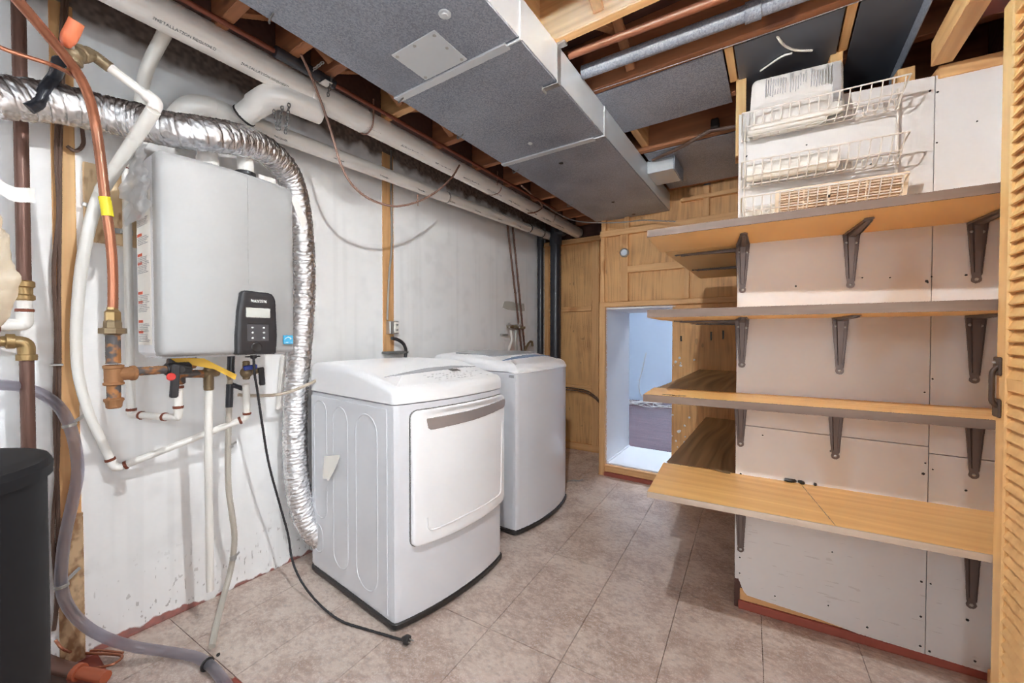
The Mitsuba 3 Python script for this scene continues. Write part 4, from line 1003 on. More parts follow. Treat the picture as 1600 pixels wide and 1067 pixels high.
add('cold_water_pipe__adapter', tube([bw, c1[0], np.array(c1[0]) + 0.25 * (np.array(c1[3]) - c1[0])], 0.0165, 16), OLDBRASS, 40)
add('cold_water_pipe__upper_tube', tube([c1[0], c1[3]], 0.0135, 16), PIPEW, 40)
e1 = np.array([(-1.685, 0.448, 1.965)][0])
c2 = [(-1.690, 0.441, 1.939), (-1.790, 0.409, 1.843), (-1.940, 0.387, 1.763), (-2.040, 0.383, 1.731)]
add('cold_water_pipe__elbow', tube(fillet([np.array(c1[3]) + 0.12 * (np.array(c1[0]) - c1[3]), e1, c2[0]], 0.03, 8), 0.0185, 18), PVC, 40)
add('cold_water_pipe__middle_tube', tube([c2[0], c2[3]], 0.0195, 16), PIPEW, 40)
c3 = [(-2.070, 0.388, 1.734), (-2.090, 0.375, 1.678), (-2.105, 0.358, 1.580), (-2.105, 0.340, 1.449), (-2.105, 0.329, 1.309), (-2.105, 0.324, 1.182), (-2.105, 0.329, 1.055), (-2.105, 0.355, 0.911), (-2.105, 0.387, 0.804), (-2.105, 0.410, 0.725)]
add('cold_water_pipe__wall_tube', tube(curve(c3, 8), np.linspace(0.0195, 0.0130, 8 * (len(c3) - 1) + 1), 16), PIPEW, 40)
cl = np.array(c3[1])
dcl = np.array(c3[2]) - np.array(c3[0])
add('cold_water_pipe__clamp', cat(ring(cl, dcl, 0.0135, 0.02, 0.003), beam(cl + np.array([-0.016, -0.03, 0.01]), cl + np.array([-0.016, 0.045, -0.015]), 0.016, 0.004, X)), STEEL, 40)
c4 = [(-2.090, 0.417, 0.704), (-2.090, 0.435, 0.704), (-1.950, 0.797, 0.839), (-1.940, 0.808, 0.852), (-1.930, 0.801, 0.995)]
add('cold_water_pipe__corner', tube(fillet([c3[-1], c4[0], c4[1]], 0.015, 6), 0.0145, 16), PIPEW, 40)
add('cold_water_pipe__sloping_tube', tube(c4[1:3], 0.0135, 16), PIPEW, 40)
add('cold_water_pipe__end_elbow', tube(fillet([c4[2], c4[3], c4[4]], 0.02, 6), 0.0142, 16), PIPEW, 40)
for q0, q1 in ((c3[-1], c3[-2]), (c4[1], c4[2]), (c4[2], c4[1]), (c4[3], c4[4])):
    q0, q1 = np.array(q0), np.array(q1)
    add(num('cold_water_pipe__crimp_ring'), ring(q0 + (q1 - q0) / np.linalg.norm(q1 - q0) * 0.012, q1 - q0, 0.0135, 0.010, 0.003), CRING, 40)
tag('service_valve', 'small brass isolation valve with blue handle under the right of the heater', 'valve')
sv = np.array([(-1.920, 0.799, 1.046)][0])
add('service_valve__body', cat(cyl(sv + Z * 0.05, sv - Z * 0.03, 0.014, 0.003), ball(sv, 0.024, 2), cyl(sv, sv + np.array([0.0, 0.045, 0.008]), 0.016, 0.004)), OLDBRASS, 40)
add('service_valve__handle', beam(sv + np.array([0.022, -0.02, 0.02]), sv + np.array([0.03, 0.03, 0.026]), 0.02, 0.014, X, 0.004), BLUE, 40, label='blue handle')
add('service_valve__black_lever', beam(sv + np.array([0.02, 0.05, 0.02]), sv + np.array([0.02, 0.055, -0.06]), 0.024, 0.012, X, 0.004), BLACK, 40)
# condensate drain
tag('condensate_drain', 'black fitting and tan tube draining from the bottom of the heater', 'tube')
k0 = [(-1.970, 0.761, 1.118), (-1.970, 0.758, 1.046), (-1.970, 0.755, 0.997), (-1.970, 0.751, 0.897), (-1.970, 0.745, 0.721), (-1.970, 0.745, 0.554), (-1.970, 0.756, 0.438), (-2.000, 0.777, 0.308), (-2.020, 0.773, 0.183), (-1.980, 0.727, 0.084), (-1.877, 0.662, 0.040), (-1.785, 0.614, 0.020)]
add('condensate_drain__black_fitting', cat(tube(k0[:2], 0.014, 14), tube(k0[2:4], 0.0135, 14), ring(k0[1], Z, 0.013, 0.012, 0.003), tube([k0[2], np.array(k0[2]) + np.array([0, 0.055, -0.028])], 0.010, 12)), ABS, 40)
add('condensate_drain__tan_tube', tube([k0[1], k0[2]], 0.011, 12), BEIGEPIPE, 40)
add('condensate_drain__lower_tube', tube(curve(k0[3:], 8), 0.0115, 12), VINYLT, 40)
add('condensate_drain__side_tube', tube(curve([(-1.970, 0.786, 0.946), (-1.970, 0.845, 0.935), (-1.970, 0.942, 0.926), (-1.950, 1.006, 0.938), (-1.930, 1.083, 0.966), (-1.930, 1.175, 1.006)], 8), 0.0075, 10), BEIGEPIPE, 40)
for k, (u_, P_) in enumerate(zip((0, 1), [(-1.970, 0.752, 0.727), (-2.000, 0.771, 0.219)])):
    add(num('condensate_drain__clip'), cat(ring(P_, Z, 0.0115, 0.014, 0.002), beam(np.array(P_), np.array(P_) + np.array([-0.01, 0.03, 0.012]), 0.010, 0.004, X)), STEEL, 40)
tag('wall_stub', 'short flat white channel on the wall behind the foil hose', 'channel')
add('wall_stub__channel', beam([(-2.130, 1.077, 1.100)][0], [(-2.130, 1.049, 0.823)][0], 0.055, 0.03, X, 0.006), PVC, 30)

# power cord
tag('power_cord', 'black power cord hanging from the heater and trailing across the floor', 'cord')
pcp = [(-1.860, 0.802, 1.120), (-1.860, 0.806, 1.040), (-1.870, 0.820, 0.969), (-1.890, 0.848, 0.808), (-1.920, 0.887, 0.622), (-1.940, 0.940, 0.422), (-1.940, 0.979, 0.254), (-1.930, 0.988, 0.151), (-1.853, 0.974, 0.100), (-1.774, 0.978, 0.045), (-1.645, 0.978, 0.012), (-1.508, 0.980, 0.006), (-1.378, 1.010, 0.006), (-1.288, 1.033, 0.006), (-1.205, 1.050, 0.010)]
add('power_cord__cable', tube(curve(pcp, 10), 0.0048, 10), BLACK, 40)
pe = np.array(pcp[-1])
pd = np.array(pcp[-1]) - np.array(pcp[-2])
pd /= np.linalg.norm(pd)
pd[2] = 0
add('power_cord__plug', lathe([(0.006, -0.012), (0.010, -0.004), (0.017, 0.004), (0.017, 0.018), (0.013, 0.022)], (pe[0], pe[1], 0.017), pd, 14), BLACKTRIM, 35)
pn = np.array([-pd[1], pd[0], 0])
for k, o_ in enumerate((pn * 0.007, -pn * 0.007, Z * 0.008)):
    q = np.array([pe[0], pe[1], 0.015]) + o_ + pd * 0.021
    add(num('power_cord__prong'), beam(q, q + pd * 0.018, 0.002, 0.006, Z, 0.0005), STEEL)
add('power_cord__gland', cat(cyl(np.array(pcp[0]) + Z * 0.02, np.array(pcp[0]) - Z * 0.012, 0.012, 0.003), bx(pcp[0][0] - 0.01, pcp[0][0] + 0.01, pcp[0][1] - 0.03, pcp[0][1] + 0.025, pcp[0][2] - 0.006, pcp[0][2])), BLACKTRIM, 40)

# clear vinyl hose looping on the wall
tag('vinyl_hose', 'thick clear vinyl hose looping down the left wall to the floor', 'hose')
vh = [(-1.980, 0.098, 1.070), (-2.020, 0.147, 1.054), (-2.080, 0.197, 1.036), (-2.080, 0.242, 1.005), (-2.080, 0.277, 0.958), (-2.080, 0.300, 0.891), (-2.080, 0.314, 0.806), (-2.080, 0.318, 0.713), (-2.080, 0.302, 0.603), (-2.080, 0.286, 0.507), (-2.080, 0.277, 0.420), (-2.080, 0.274, 0.331), (-2.080, 0.289, 0.248), (-2.060, 0.322, 0.173), (-2.000, 0.367, 0.121), (-1.920, 0.425, 0.085), (-1.882, 0.505, 0.030), (-1.772, 0.557, 0.025), (-1.667, 0.574, 0.022), (-1.553, 0.571, 0.022), (-1.427, 0.565, 0.022)]
add('vinyl_hose__tube', tube(curve(vh, 10), 0.0165, 16), VINYL, 40)
for k, P_ in enumerate((vh[5], vh[11])):
    P_ = np.array(P_)
    dr_ = np.array(vh[(6, 12)[k]]) - np.array(vh[(4, 10)[k]])
    add(num('vinyl_hose__clamp'), cat(ring(P_, dr_, 0.0165, 0.012, 0.003), beam(P_, P_ + np.array([-0.03, 0.05, 0.03]), 0.012, 0.004, X)), STEEL, 40)
zt_ = np.array(vh[-3]) * 0.7 + np.array(vh[-4]) * 0.3
add('vinyl_hose__cable_tie', cat(ring(zt_, np.array(vh[-3]) - np.array(vh[-4]), 0.021, 0.005, 0.002), ball(zt_ + np.array([0.012, 0.03, 0.02]), 0.006, 1)), BLACKTRIM, 40)

# ------------------------------------------------------------------ far left: water softener tank, pipes, cables
TC = np.array([-1.56, -0.042, 0])
tag('softener_tank', 'dark grey round tank with domed lid cut by the left edge of the photo', 'tank')
add('softener_tank__body', lathe([(0.20, 0.0), (0.222, 0.02), (0.226, 0.45), (0.226, 0.885)], TC, Z, 64), TANK, 40)
add('softener_tank__lid', lathe([(0.228, 0.865), (0.236, 0.868), (0.237, 0.893), (0.230, 0.908), (0.205, 0.914), (0.19, 0.918), (0.10, 0.921), (0.02, 0.922)], TC, Z, 64), TANK, 25)
dp = [(-2.060, 0.200, 2.375), (-2.060, 0.193, 1.849), (-2.060, 0.196, 1.675), (-2.060, 0.200, 1.509), (-2.060, 0.203, 1.368)]
tag('dark_riser', 'dark copper pipe with brass coupling and white fittings at the left edge', 'pipe')
add('dark_riser__pipe', tube([(dp[4][0], dp[4][1], 2.5), dp[4]], 0.0165, 16), DARKCOPPER, 40)
q = np.array(dp[4])
add('dark_riser__coupling', lathe([(0.019, 0.02), (0.024, 0.016), (0.024, 0.0), (0.019, -0.004), (0.019, -0.025), (0.024, -0.03), (0.024, -0.042), (0.018, -0.046)], q, Z, 20), BRASS, 30)
add('dark_riser__white_pipe', tube([q - Z * 0.04, q - Z * 0.085], 0.017, 16), PIPEW, 40)
add('dark_riser__white_tee', cat(tube(fillet([q - Z * 0.08, q - Z * 0.125, q + np.array([0.0, -0.07, -0.128])], 0.012, 5), 0.0195, 16), tube([q + np.array([0.0, -0.06, -0.128]), q + np.array([0.0, -0.34, -0.135])], 0.0165, 16)), PIPEW, 40)
for k, o_ in enumerate((np.array([0, 0, -0.078]), np.array([0, -0.055, -0.128]))):
    add(num('dark_riser__crimp_ring'), ring(q + o_, Z if k == 0 else Y, 0.0175, 0.010, 0.004), CRING, 40)
tag('tank_feed', 'brown pipe with brass elbow dropping behind the dark tank', 'pipe')
r_ = [(-2.060, 0.103, 1.190), (-2.060, 0.162, 1.189), (-2.060, 0.201, 1.185), (-2.060, 0.203, 1.132), (-2.060, 0.205, 0.835)]
rr0, rr1 = np.array(r_[1]), np.array(r_[2])
tt = np.array([rr1[0], rr1[1] + 0.004, rr1[2]])
add('tank_feed__elbow', tube(fillet([rr0, tt, tt - Z * 0.06], 0.03, 8), 0.020, 18), BRASS, 40)
add('tank_feed__collar', cat(ring(rr0 + np.array([0, 0.01, 0]), Y, 0.020, 0.02, 0.004), ring(tt - Z * 0.05, Z, 0.020, 0.02, 0.004), tube([rr0, rr0 - Y * 0.3], 0.0165, 14)), BRASS, 40)
add('tank_feed__pipe', tube([tt - Z * 0.055, (tt[0], tt[1], 0.3)], 0.0165, 16), DARKCOPPER, 40)
tag('wall_cables', 'dark cables running up the wall beside the left nailing strip', 'cable')
for k, (pts_, r_) in enumerate([([(-2.125, 0.314, 2.470), (-2.125, 0.289, 1.906), (-2.125, 0.291, 1.648), (-2.125, 0.277, 1.442), (-2.125, 0.280, 1.217), (-2.125, 0.273, 0.945), (-2.125, 0.275, 0.579), (-2.125, 0.268, 0.261), (-2.125, 0.260, 0.162)], 0.006), ([(-2.125, 0.323, 2.477), (-2.125, 0.299, 1.910), (-2.125, 0.294, 1.649), (-2.125, 0.288, 1.376), (-2.125, 0.286, 1.126), (-2.125, 0.277, 0.762), (-2.125, 0.262, 0.516), (-2.125, 0.270, 0.236)], 0.005), ([(-2.120, 0.351, 1.965), (-2.120, 0.353, 1.908), (-2.120, 0.334, 1.875), (-2.120, 0.312, 1.885)], 0.006)]):
    add(num('wall_cables__cable'), tube(curve(pts_, 8), r_, 8), DARKCABLE, 40)
add('wall_cables__staple', bx(-2.135, -2.10, 0.262, 0.292, 1.10, 1.108, 0.002), STEEL)
tag('strand_board', 'water-stained strand board piece mounted on the wall left of the heater', 'board')
sb = [(-2.130, 0.354, 1.869), (-2.130, 0.491, 1.887), (-2.130, 0.487, 1.558), (-2.130, 0.367, 1.536)]
add('strand_board__sheet', bx(-2.148, -2.130, sb[0][1], sb[1][1] + 0.01, sb[2][2], sb[0][2] - 0.02, 0.002), OSB)
# thin ceiling copper lines top left
add('soft_copper_line', tube(curve([(-1.620, 0.101, 1.939), (-1.620, 0.129, 1.927), (-1.620, 0.170, 1.928), (-1.620, 0.211, 1.931), (-1.660, 0.247, 1.945), (-1.740, 0.292, 1.968)], 6), 0.0055, 8), COPPER, 40, 'thin soft copper line crossing the top left corner', 'pipe')
add('black_hose', tube(curve([(-1.750, 0.246, 2.006), (-1.900, 0.258, 2.026), (-1.900, 0.236, 1.971), (-1.900, 0.223, 1.925), (-1.900, 0.203, 1.897)], 8), 0.016, 12), ABS, 40, 'short black hose below the ball valve in the top left corner', 'hose')
# cloth strap and insulation at the left edge
su = np.linspace(0, 1, 14)
sp0, sp1 = np.array([(-1.750, 0.074, 1.640)][0]), np.array([(-1.750, 0.194, 1.592)][0])
V_ = []
for t in su:
    c_ = sp0 + (sp1 - sp0) * t + np.array([0.01 * math.sin(9 * t), 0, 0.012 * math.sin(7 * t)])
    V_ += [c_ + Z * 0.022, c_ - Z * 0.020 + X * 0.008]
V_ = np.array(V_)
F_ = np.array([[2 * i, 2 * i + 1, 2 * i + 3, 2 * i + 2] for i in range(13)])
sm = trimesh.Trimesh(V_, np.vstack([F_[:, [0, 1, 2]], F_[:, [0, 2, 3]]]), process=False)
add('white_strap', sm, PAPER, True, 'white fabric strap end sticking out at the left edge above the insulation', 'strap')
ip = np.array([(-1.800, 0.046, 1.596), (-1.800, 0.077, 1.521), (-1.800, 0.092, 1.456), (-1.800, 0.101, 1.380), (-1.800, 0.102, 1.302), (-1.800, 0.071, 1.241)])
ir = tube(curve(ip, 8), 0.06, 20)
ir.vertices += (meshkit.fbm(ir.vertices * 25, 3)[:, None] - 0.5) * 0.03
add('beige_insulation', ir, CREAM, True, 'beige insulation wrap bulging in at the left edge', 'insulation')

# floor bits bottom left
tag('drain_pipe_stub', 'brown pipe stub with brass end on the floor behind the dark tank', 'pipe')
fp_ = [(-2.169, 0.229, 0.060), (-2.081, 0.262, 0.050), (-2.025, 0.302, 0.030), (-1.915, 0.350, 0.030)]
add('drain_pipe_stub__pipe', tube(fp_[:3], 0.022, 16), DARKCOPPER, 40)
add('drain_pipe_stub__end', cat(tube([fp_[2], fp_[3]], 0.019, 14), ring(fp_[2], np.array(fp_[3]) - fp_[2], 0.022, 0.02, 0.004)), REDRUST, 40)
add('floor_wire', cat(tube(curve([(-2.100, 0.260, 0.138), (-2.080, 0.275, 0.105), (-2.174, 0.319, 0.020), (-2.106, 0.360, 0.020), (-2.028, 0.405, 0.020), (-1.998, 0.407, 0.020), (-1.988, 0.380, 0.020), (-2.012, 0.344, 0.020), (-2.042, 0.317, 0.020)], 8), 0.0045, 8), tube(curve([(-2.188, 0.324, 0.015), (-2.126, 0.372, 0.015), (-2.035, 0.419, 0.015)], 6), 0.004, 8)), COPPER, 40, 'reddish wire loop on the floor beside the left wall', 'wire')

# ------------------------------------------------------------------ outlet and laundry taps on the left wall
tag('outlet_box', 'metal outlet box on the wood strip above the dryer', 'outlet box')
add('outlet_box__box', bx(-2.15, -2.105, 1.725, 1.80, 1.215, 1.30, 0.004), STEEL)
add('outlet_box__receptacle', bx(-2.106, -2.096, 1.755, 1.79, 1.222, 1.293, 0.003), PIPEW)
add('outlet_box__slot', cat(*[bx(-2.0965, -2.094, 1.765, 1.769, z, z + 0.012, 0) for z in (1.236, 1.27)], *[bx(-2.0965, -2.094, 1.777, 1.781, z, z + 0.012, 0) for z in (1.236, 1.27)]), BLACKTRIM)
add('outlet_box__conduit', tube(curve([(-2.135, 1.765, 2.428), (-2.135, 1.763, 2.154), (-2.135, 1.766, 1.817), (-2.135, 1.744, 1.603), (-2.135, 1.733, 1.433), (-2.135, 1.727, 1.307)], 8), 0.007, 8), STEEL, 40)
add('power_cord_001', tube(curve([(-2.090, 1.725, 1.189), (-2.090, 1.778, 1.176), (-2.090, 1.821, 1.150), (-2.090, 1.843, 1.106), (-2.090, 1.837, 1.050)], 8), 0.011, 10), BLACK, 40, 'black cord curving from the outlet box down behind the dryer', 'cord')
add('shelf_strip', bx(-2.15, -2.08, 1.69, 1.86, 1.085, 1.10, 0.002), DARKPRINT, label='thin dark ledge below the outlet box behind the dryer', cat='ledge')
tag('laundry_tap', 'old laundry taps on two copper pipes above the washer', 'tap')
lp = [(-2.130, 3.124, 2.244), (-2.130, 3.338, 1.356), (-2.130, 3.374, 1.050), (-2.130, 3.212, 2.246), (-2.130, 3.435, 1.048)]
add('laundry_tap__copper_pipe', tube([lp[0], lp[2]], 0.0095, 12), DARKCOPPER, 40)
add('laundry_tap__copper_pipe_001', tube([lp[3], lp[4]], 0.0095, 12), DARKCOPPER, 40)
lt = np.array([(-2.100, 3.222, 1.278)][0])
add('laundry_tap__valve_bar', cat(cyl(lt + np.array([0.0, -0.14, 0.015]), lt + np.array([0.0, 0.10, 0.0]), 0.016, 0.004), cyl(lt + np.array([0.0, -0.05, 0.012]), lt + np.array([0.075, -0.06, 0.012]), 0.015, 0.004), cyl(lt + np.array([0.0, 0.07, 0.0]), lt + np.array([0.06, 0.07, 0.0]), 0.013, 0.004)), OLDBRASS, 40)
for k, (yo, xo) in enumerate(((-0.14, 0.02), (-0.06, 0.08))):
    c_ = lt + np.array([xo, yo, 0.02])
    add(num('laundry_tap__handle'), cat(cyl(c_ - np.array([0, 0.03, 0]), c_ + np.array([0, 0.03, 0]), 0.009, 0.003), cyl(c_ - Z * 0.026, c_ + Z * 0.026, 0.009, 0.003), ball(c_, 0.014, 2)), STEEL, 40)
for k, pts_ in enumerate([[(-2.060, 3.074, 1.252), (-2.060, 3.095, 1.168), (-2.060, 3.063, 1.103), (-2.060, 3.032, 1.039)], [(-2.060, 3.161, 1.252), (-2.060, 3.161, 1.137), (-2.060, 3.172, 1.034)]]):
    add(num('laundry_tap__hose'), tube(curve(pts_, 6), 0.012, 10), STEEL if k else PIPEW, 40)
add('laundry_tap__spout', tube(curve([(-2.080, 3.319, 1.002), (-2.080, 3.367, 1.070), (-2.080, 3.440, 1.133), (-2.080, 3.491, 1.138), (-2.080, 3.503, 1.092)], 6), 0.011, 10), OLDBRASS, 40)
add('laundry_tap__bracket', bx(-2.15, -2.12, lt[1] - 0.20, lt[1] - 0.10, lt[2] - 0.075, lt[2] - 0.06, 0.002), STEEL)
add('laundry_tap__bracket_001', bx(-2.15, -2.12, lt[1] + 0.02, lt[1] + 0.12, lt[2] + 0.005, lt[2] + 0.02, 0.002), STEEL)
tag('round_gauge', 'round silver-rimmed gauge hanging on the plywood wall above the opening', 'gauge')
add('round_gauge__case', lathe([(0.030, 0.0), (0.036, -0.004), (0.036, -0.026), (0.031, -0.030), (0.029, -0.026), (0.0, -0.026)], (-1.06, F - 0.01, 1.89), Y, 28), STEEL, 35)
add('round_gauge__dial', cyl((-1.06, F - 0.0365, 1.89), (-1.06, F - 0.034, 1.89), 0.026, 0.001, 24), BLUEWALL, 35)
add('washer_cable', cat(*[tube(curve([(-1.878, 3.800, 0.655), (-1.749, 3.840, 0.646), (-1.620, 3.840, 0.629), (-1.530, 3.840, 0.578), (-1.495, 3.840, 0.542)], 6) - Z * dz_, 0.006, 8) for dz_ in (0, 0.022)]), DARKCABLE, 40, 'pair of dark cables low on the plywood wall behind the washer', 'cable')
add('floor_scrap', cat(tube(curve([(-1.425, 2.957, 0.006), (-1.397, 3.010, 0.006), (-1.356, 3.020, 0.006), (-1.337, 3.067, 0.006)], 5), 0.006, 6)), STEEL, 40, 'small metal scrap lying on the tiles beside the washer', 'scrap')

# ------------------------------------------------------------------ shelves and brackets
def shelf(k, label, z0, z1, dl, dr, s0, edge, back, back_mtl, wear):
    """Front board (depth dl at the left, dr at the right) and back board reaching along the closet's end wall."""
    n = num('shelf')
    tag(n, label, 'shelf', 'board shelves on the partition')
    q = lambda s, d: PO[:2] + PX_[:2] * s - PN_[:2] * d
    s1 = 0.785
    e = 0.006
    a, b_, c_, d_ = q(s0, dl), q(s1, dr), q(s1, 0.0), q(s0, -0.005)
    body_ = sg.Polygon([a + PN_[:2] * e, b_ + PN_[:2] * e, c_, d_])
    t = z1 - z0
    m_ = trimesh.creation.extrude_polygon(body_, t * 0.8, engine='earcut')
    m_.apply_translation([0, 0, z0])
    add(n + '__board', m_, KRAFT)
    m_ = trimesh.creation.extrude_polygon(body_.buffer(0.0004), t * 0.2, engine='earcut')
    m_.apply_translation([0, 0, z0 + 0.8 * t])
    add(n + '__laminate', m_, OAK, label='oak laminate top')
    ep = sg.Polygon([a, b_, b_ + PN_[:2] * e, a + PN_[:2] * e])
    m_ = trimesh.creation.extrude_polygon(ep, t + 0.001, engine='earcut')
    m_.apply_translation([0, 0, z0 - 0.0005])
    add(n + '__front_edge', m_, edge)
    if back:
        bm = bx(s0 + PO[0] + 0.012, PO[0] - 0.001, PO[1] + 0.002, back, z0 - wear, z1 - wear - 0.004, 0.002)
        add(n + '__back_board', bm, KRAFT)
        gx, gy_ = np.meshgrid(np.linspace(0, 1, 9), np.linspace(0, 1, 20), indexing='ij')
        xx = s0 + PO[0] + 0.010 + gx * (-s0 - 0.012)
        yy = PO[1] + 0.004 + gy_ * (back - PO[1] - 0.006) - (1 - gy_) ** 10 * (0.016 * np.sin(gx * 9) + 0.012)
        hz = np.full_like(xx, z1 - wear - 0.0025) + 0.006 * (1 - gy_) ** 8 * (0.5 + 0.5 * np.sin(gx * 7 + k))
        gi_ = np.arange(gx.size).reshape(gx.shape)
        Q = np.stack([gi_[:-1, :-1], gi_[1:, :-1], gi_[1:, 1:], gi_[:-1, 1:]], -1).reshape(-1, 4)
        add(n + '__contact_paper', (np.stack([xx, yy, hz], -1).reshape(-1, 3), Q), back_mtl, True, label='dark wood-print contact paper')
    return n


PALE_EDGE = mat('shelf_edge_pale', wood(0, (198, 178, 158), (132, 110, 96), f=14, stretch=0.05, knots=False), 0.55)
shelf(0, 'topmost board shelf with dark edge, under the white wire rack', 1.603, 1.630, 0.335, 0.39, -0.318, EDGE, 3.06, DARKOAK, 0.0)
shelf(1, 'second board shelf from the top, level with the eye and seen edge-on', 1.278, 1.308, 0.37, 0.39, -0.310, EDGE, 3.20, DARKOAK, 0.0)
shelf(2, 'third board shelf from the top, at the height of the door handle', 0.928, 0.956, 0.262, 0.28, -0.345, EDGE, 3.27, DARKOAK, 0.004)
shelf(3, 'lowest and widest board shelf, light oak with torn contact paper', 0.578, 0.598, 0.405, 0.40, -0.300, PALE_EDGE, 3.27, DARKOAK, 0.0)
add('shelf_002__crack', tube(curve([(-0.40, 1.752, 0.957), (-0.37, 1.76, 0.957), (-0.35, 1.752, 0.9575), (-0.31, 1.765, 0.957)], 4), 0.0015, 5), DARKCABLE)
add('shelf_003__joint', tube([PO + PX_ * 0.28 - PN_ * 0.39 + Z * 0.598, PO + PX_ * 0.235 - PN_ * 0.02 + Z * 0.598], 0.0007, 5), BRONZE)
add('black_scrap', cat(tube(curve([(0.032, 2.013, 0.604), (0.054, 2.010, 0.604), (0.076, 2.025, 0.604), (0.095, 2.003, 0.604)], 4), 0.008, 6), bx(*[c for p in zip(np.array([(0.133, 2.012, 0.604)][0]) - 0.004, np.array([(0.133, 2.012, 0.604)][0]) + 0.006) for c in p])), BLACKTRIM, 40, 'bits of black scrap at the back of the lowest shelf', 'scrap')


def bracket(o, out, side, arm, leg, label):
    """Pressed steel shelf bracket: o the top corner at the wall, out away from the wall, side along it."""
    n = num('shelf_bracket')
    tag(n, label, 'bracket', 'bronze shelf brackets')
    o, out, side = np.asarray(o, float), np.asarray(out, float), np.asarray(side, float)

    def blade(L, along, face, key):
        # tapered plate with two folded flanges and a round end
        p = sg.Polygon([(-0.026, 0.0), (0.026, 0.0), (0.011, -L + 0.012), (-0.011, -L + 0.012)]).union(sg.Point(0, -L + 0.006).buffer(0.0135))
        p = p.difference(sg.Point(0, -L + 0.006).buffer(0.005))
        ms = [plate(p, 0.0025, o, side, -along, face)]
        rib = hull([o + side * s_ * w_ + face * h_ + along * l_ for l_, w_, h_ in ((0.0, 0.011, 0.014), (L - 0.03, 0.005, 0.006), (0.0, 0.014, 0.001), (L - 0.03, 0.007, 0.001)) for s_ in (-1, 1)])
        for s_ in (-1, 1):
            ms.append(hull([o + side * (s_ * (w_ + dw)) + face * h_ + along * l_ for l_, w_ in ((0.0, 0.0245), (L - 0.02, 0.0105)) for dw in (0, 0.002) for h_ in (0.0, 0.007)]))
        add(n + '__' + key, cat(ms), BRONZE, label=None)
        add(n + '__' + key + '_rib', rib, BRONZE)

    blade(leg, -Z, out, 'wall_leg')
    blade(arm, out, -Z, 'arm')
    for s_, d_ in ((-0.014, 0.032), (0.014, 0.036)):
        c_ = o + side * s_ - Z * d_ + out * 0.002
        add(num(n + '__screw'), lathe([(0.0055, 0), (0.0045, 0.003), (0.001, 0.004)], c_, out, 10), STEEL)
    add(num(n + '__screw'), lathe([(0.006, 0), (0.005, 0.003), (0.001, 0.004)], o - Z * (leg - 0.006) + out * 0.001, out, 10), STEEL)


row = ['topmost', 'second', 'third', 'lowest']
col = ['left', 'middle', 'right-hand']
for k, (z, spots) in enumerate([(1.602, ((0.020, .22, .203), (0.385, .25, .203), (0.725, .25, .205))), (1.277, ((0.020, .25, .203), (0.355, .25, .216), (0.725, .25, .23))), (0.927, ((0.018, .20, .20), (0.345, .20, .205), (0.728, .20, .215))), (0.577, ((0.022, .25, .315), (0.728, .25, .325)))]):
    for j, (s, arm, leg) in enumerate(spots):
        c = j if len(spots) == 3 else 2 * j
        w = ('topmost shelf' if k == 0 else 'lowest shelf' if k == 3 else row[k] + ' shelf from the top')
        bracket(PO + PX_ * s + Z * z, -PN_, PX_, arm, leg, f'{col[c]} bronze bracket under the {w}')
ROWN = ['topmost shelf', 'second shelf from the top', 'third shelf from the top']
for k, z in enumerate((1.602, 1.277, 0.922)):
    for j, y in enumerate((2.09, 2.62)):
        bracket((-0.148, y, z), (-1, 0, 0), (0, -1, 0), 0.27 if j == 0 else 0.28, 0.20, f'{["nearer", "farther"][j]} bronze bracket on the partition end below the {ROWN[k]}')

# ------------------------------------------------------------------ wire rack with its load
tag('wire_rack', 'white wire rack with three baskets hung on the drywall above the shelves', 'rack')
q3 = lambda s, d, z: PO + PX_ * s - PN_ * d + Z * z
add('wire_rack__rail', tube([q3(0.024, 0.012, 2.10), q3(0.022, 0.012, 1.64)], 0.0028, 8), WIREW, 40)
add('wire_rack__rail_001', tube([q3(0.510, 0.018, 2.115), q3(0.507, 0.018, 1.72)], 0.0042, 8), WIREW, 40)
for k, (zt, zb, zlo) in enumerate([(2.103, 2.06, 2.035), (1.908, 1.86, 1.835), (1.765, 1.715, 1.69)]):
    b_ = 'wire_rack__basket' + (f'_{k:03d}' if k else '')
    s0, s1, dt, dm, dk = 0.012, 0.512, 0.135, 0.085, 0.02
    fr = [tube([q3(s0, dt, zt), q3(s1, dt, zt)], 0.0030, 8), tube([q3(s0 + 0.01, dm + 0.02, zb), q3(s1 - 0.01, dm + 0.02, zb)], 0.0026, 8), tube([q3(s0 + 0.02, dm - 0.02, zlo), q3(s1 - 0.02, dm - 0.02, zlo)], 0.0026, 8), tube([q3(s0, dk, zlo + 0.004), q3(s1, dk, zlo + 0.004)], 0.0026, 8), tube([q3(s0, dk, zb + 0.02), q3(s1, dk, zb + 0.02)], 0.0026, 8)]
    for s in (s0, s1):
        fr.append(tube([q3(s, dt, zt), q3(s, 0.012, zt - 0.03), q3(s, dk, zlo)], 0.0028, 8))
    add(b_, cat(fr), WIREW, 40)
    for i in range(17):
        s = s0 + 0.012 + (s1 - s0 - 0.024) * i / 16
        add(num(b_ + '__wire'), tube(fillet([q3(s, dt, zt), q3(s, dm + 0.022, zb), q3(s, dm - 0.02, zlo - 0.002), q3(s, dk, zlo + 0.002), q3(s, dk - 0.003, zb + 0.02)], 0.008, 4), 0.0021, 6), WIREW, 40)
# printed paper bag in the top basket
tag('paper_bag', 'folded white bag with grey print lying in the top basket of the rack', 'bag')
bo = rrect(0.035, 0.345, 2.045, 2.262, 0.02, 120)


def bagmap(s, z, h):
    lean = (z - 2.045) * 0.18
    return q3(s + 0.055 * (z - 2.05) * (s - 0.35) / -0.3, 0.062 - lean * 0.4 + h + 0.10 * max(0, 0.10 - (z - 2.045)) * 3.0, z - 0.10 * (s - 0.19) * (z - 2.0) + 0.0)


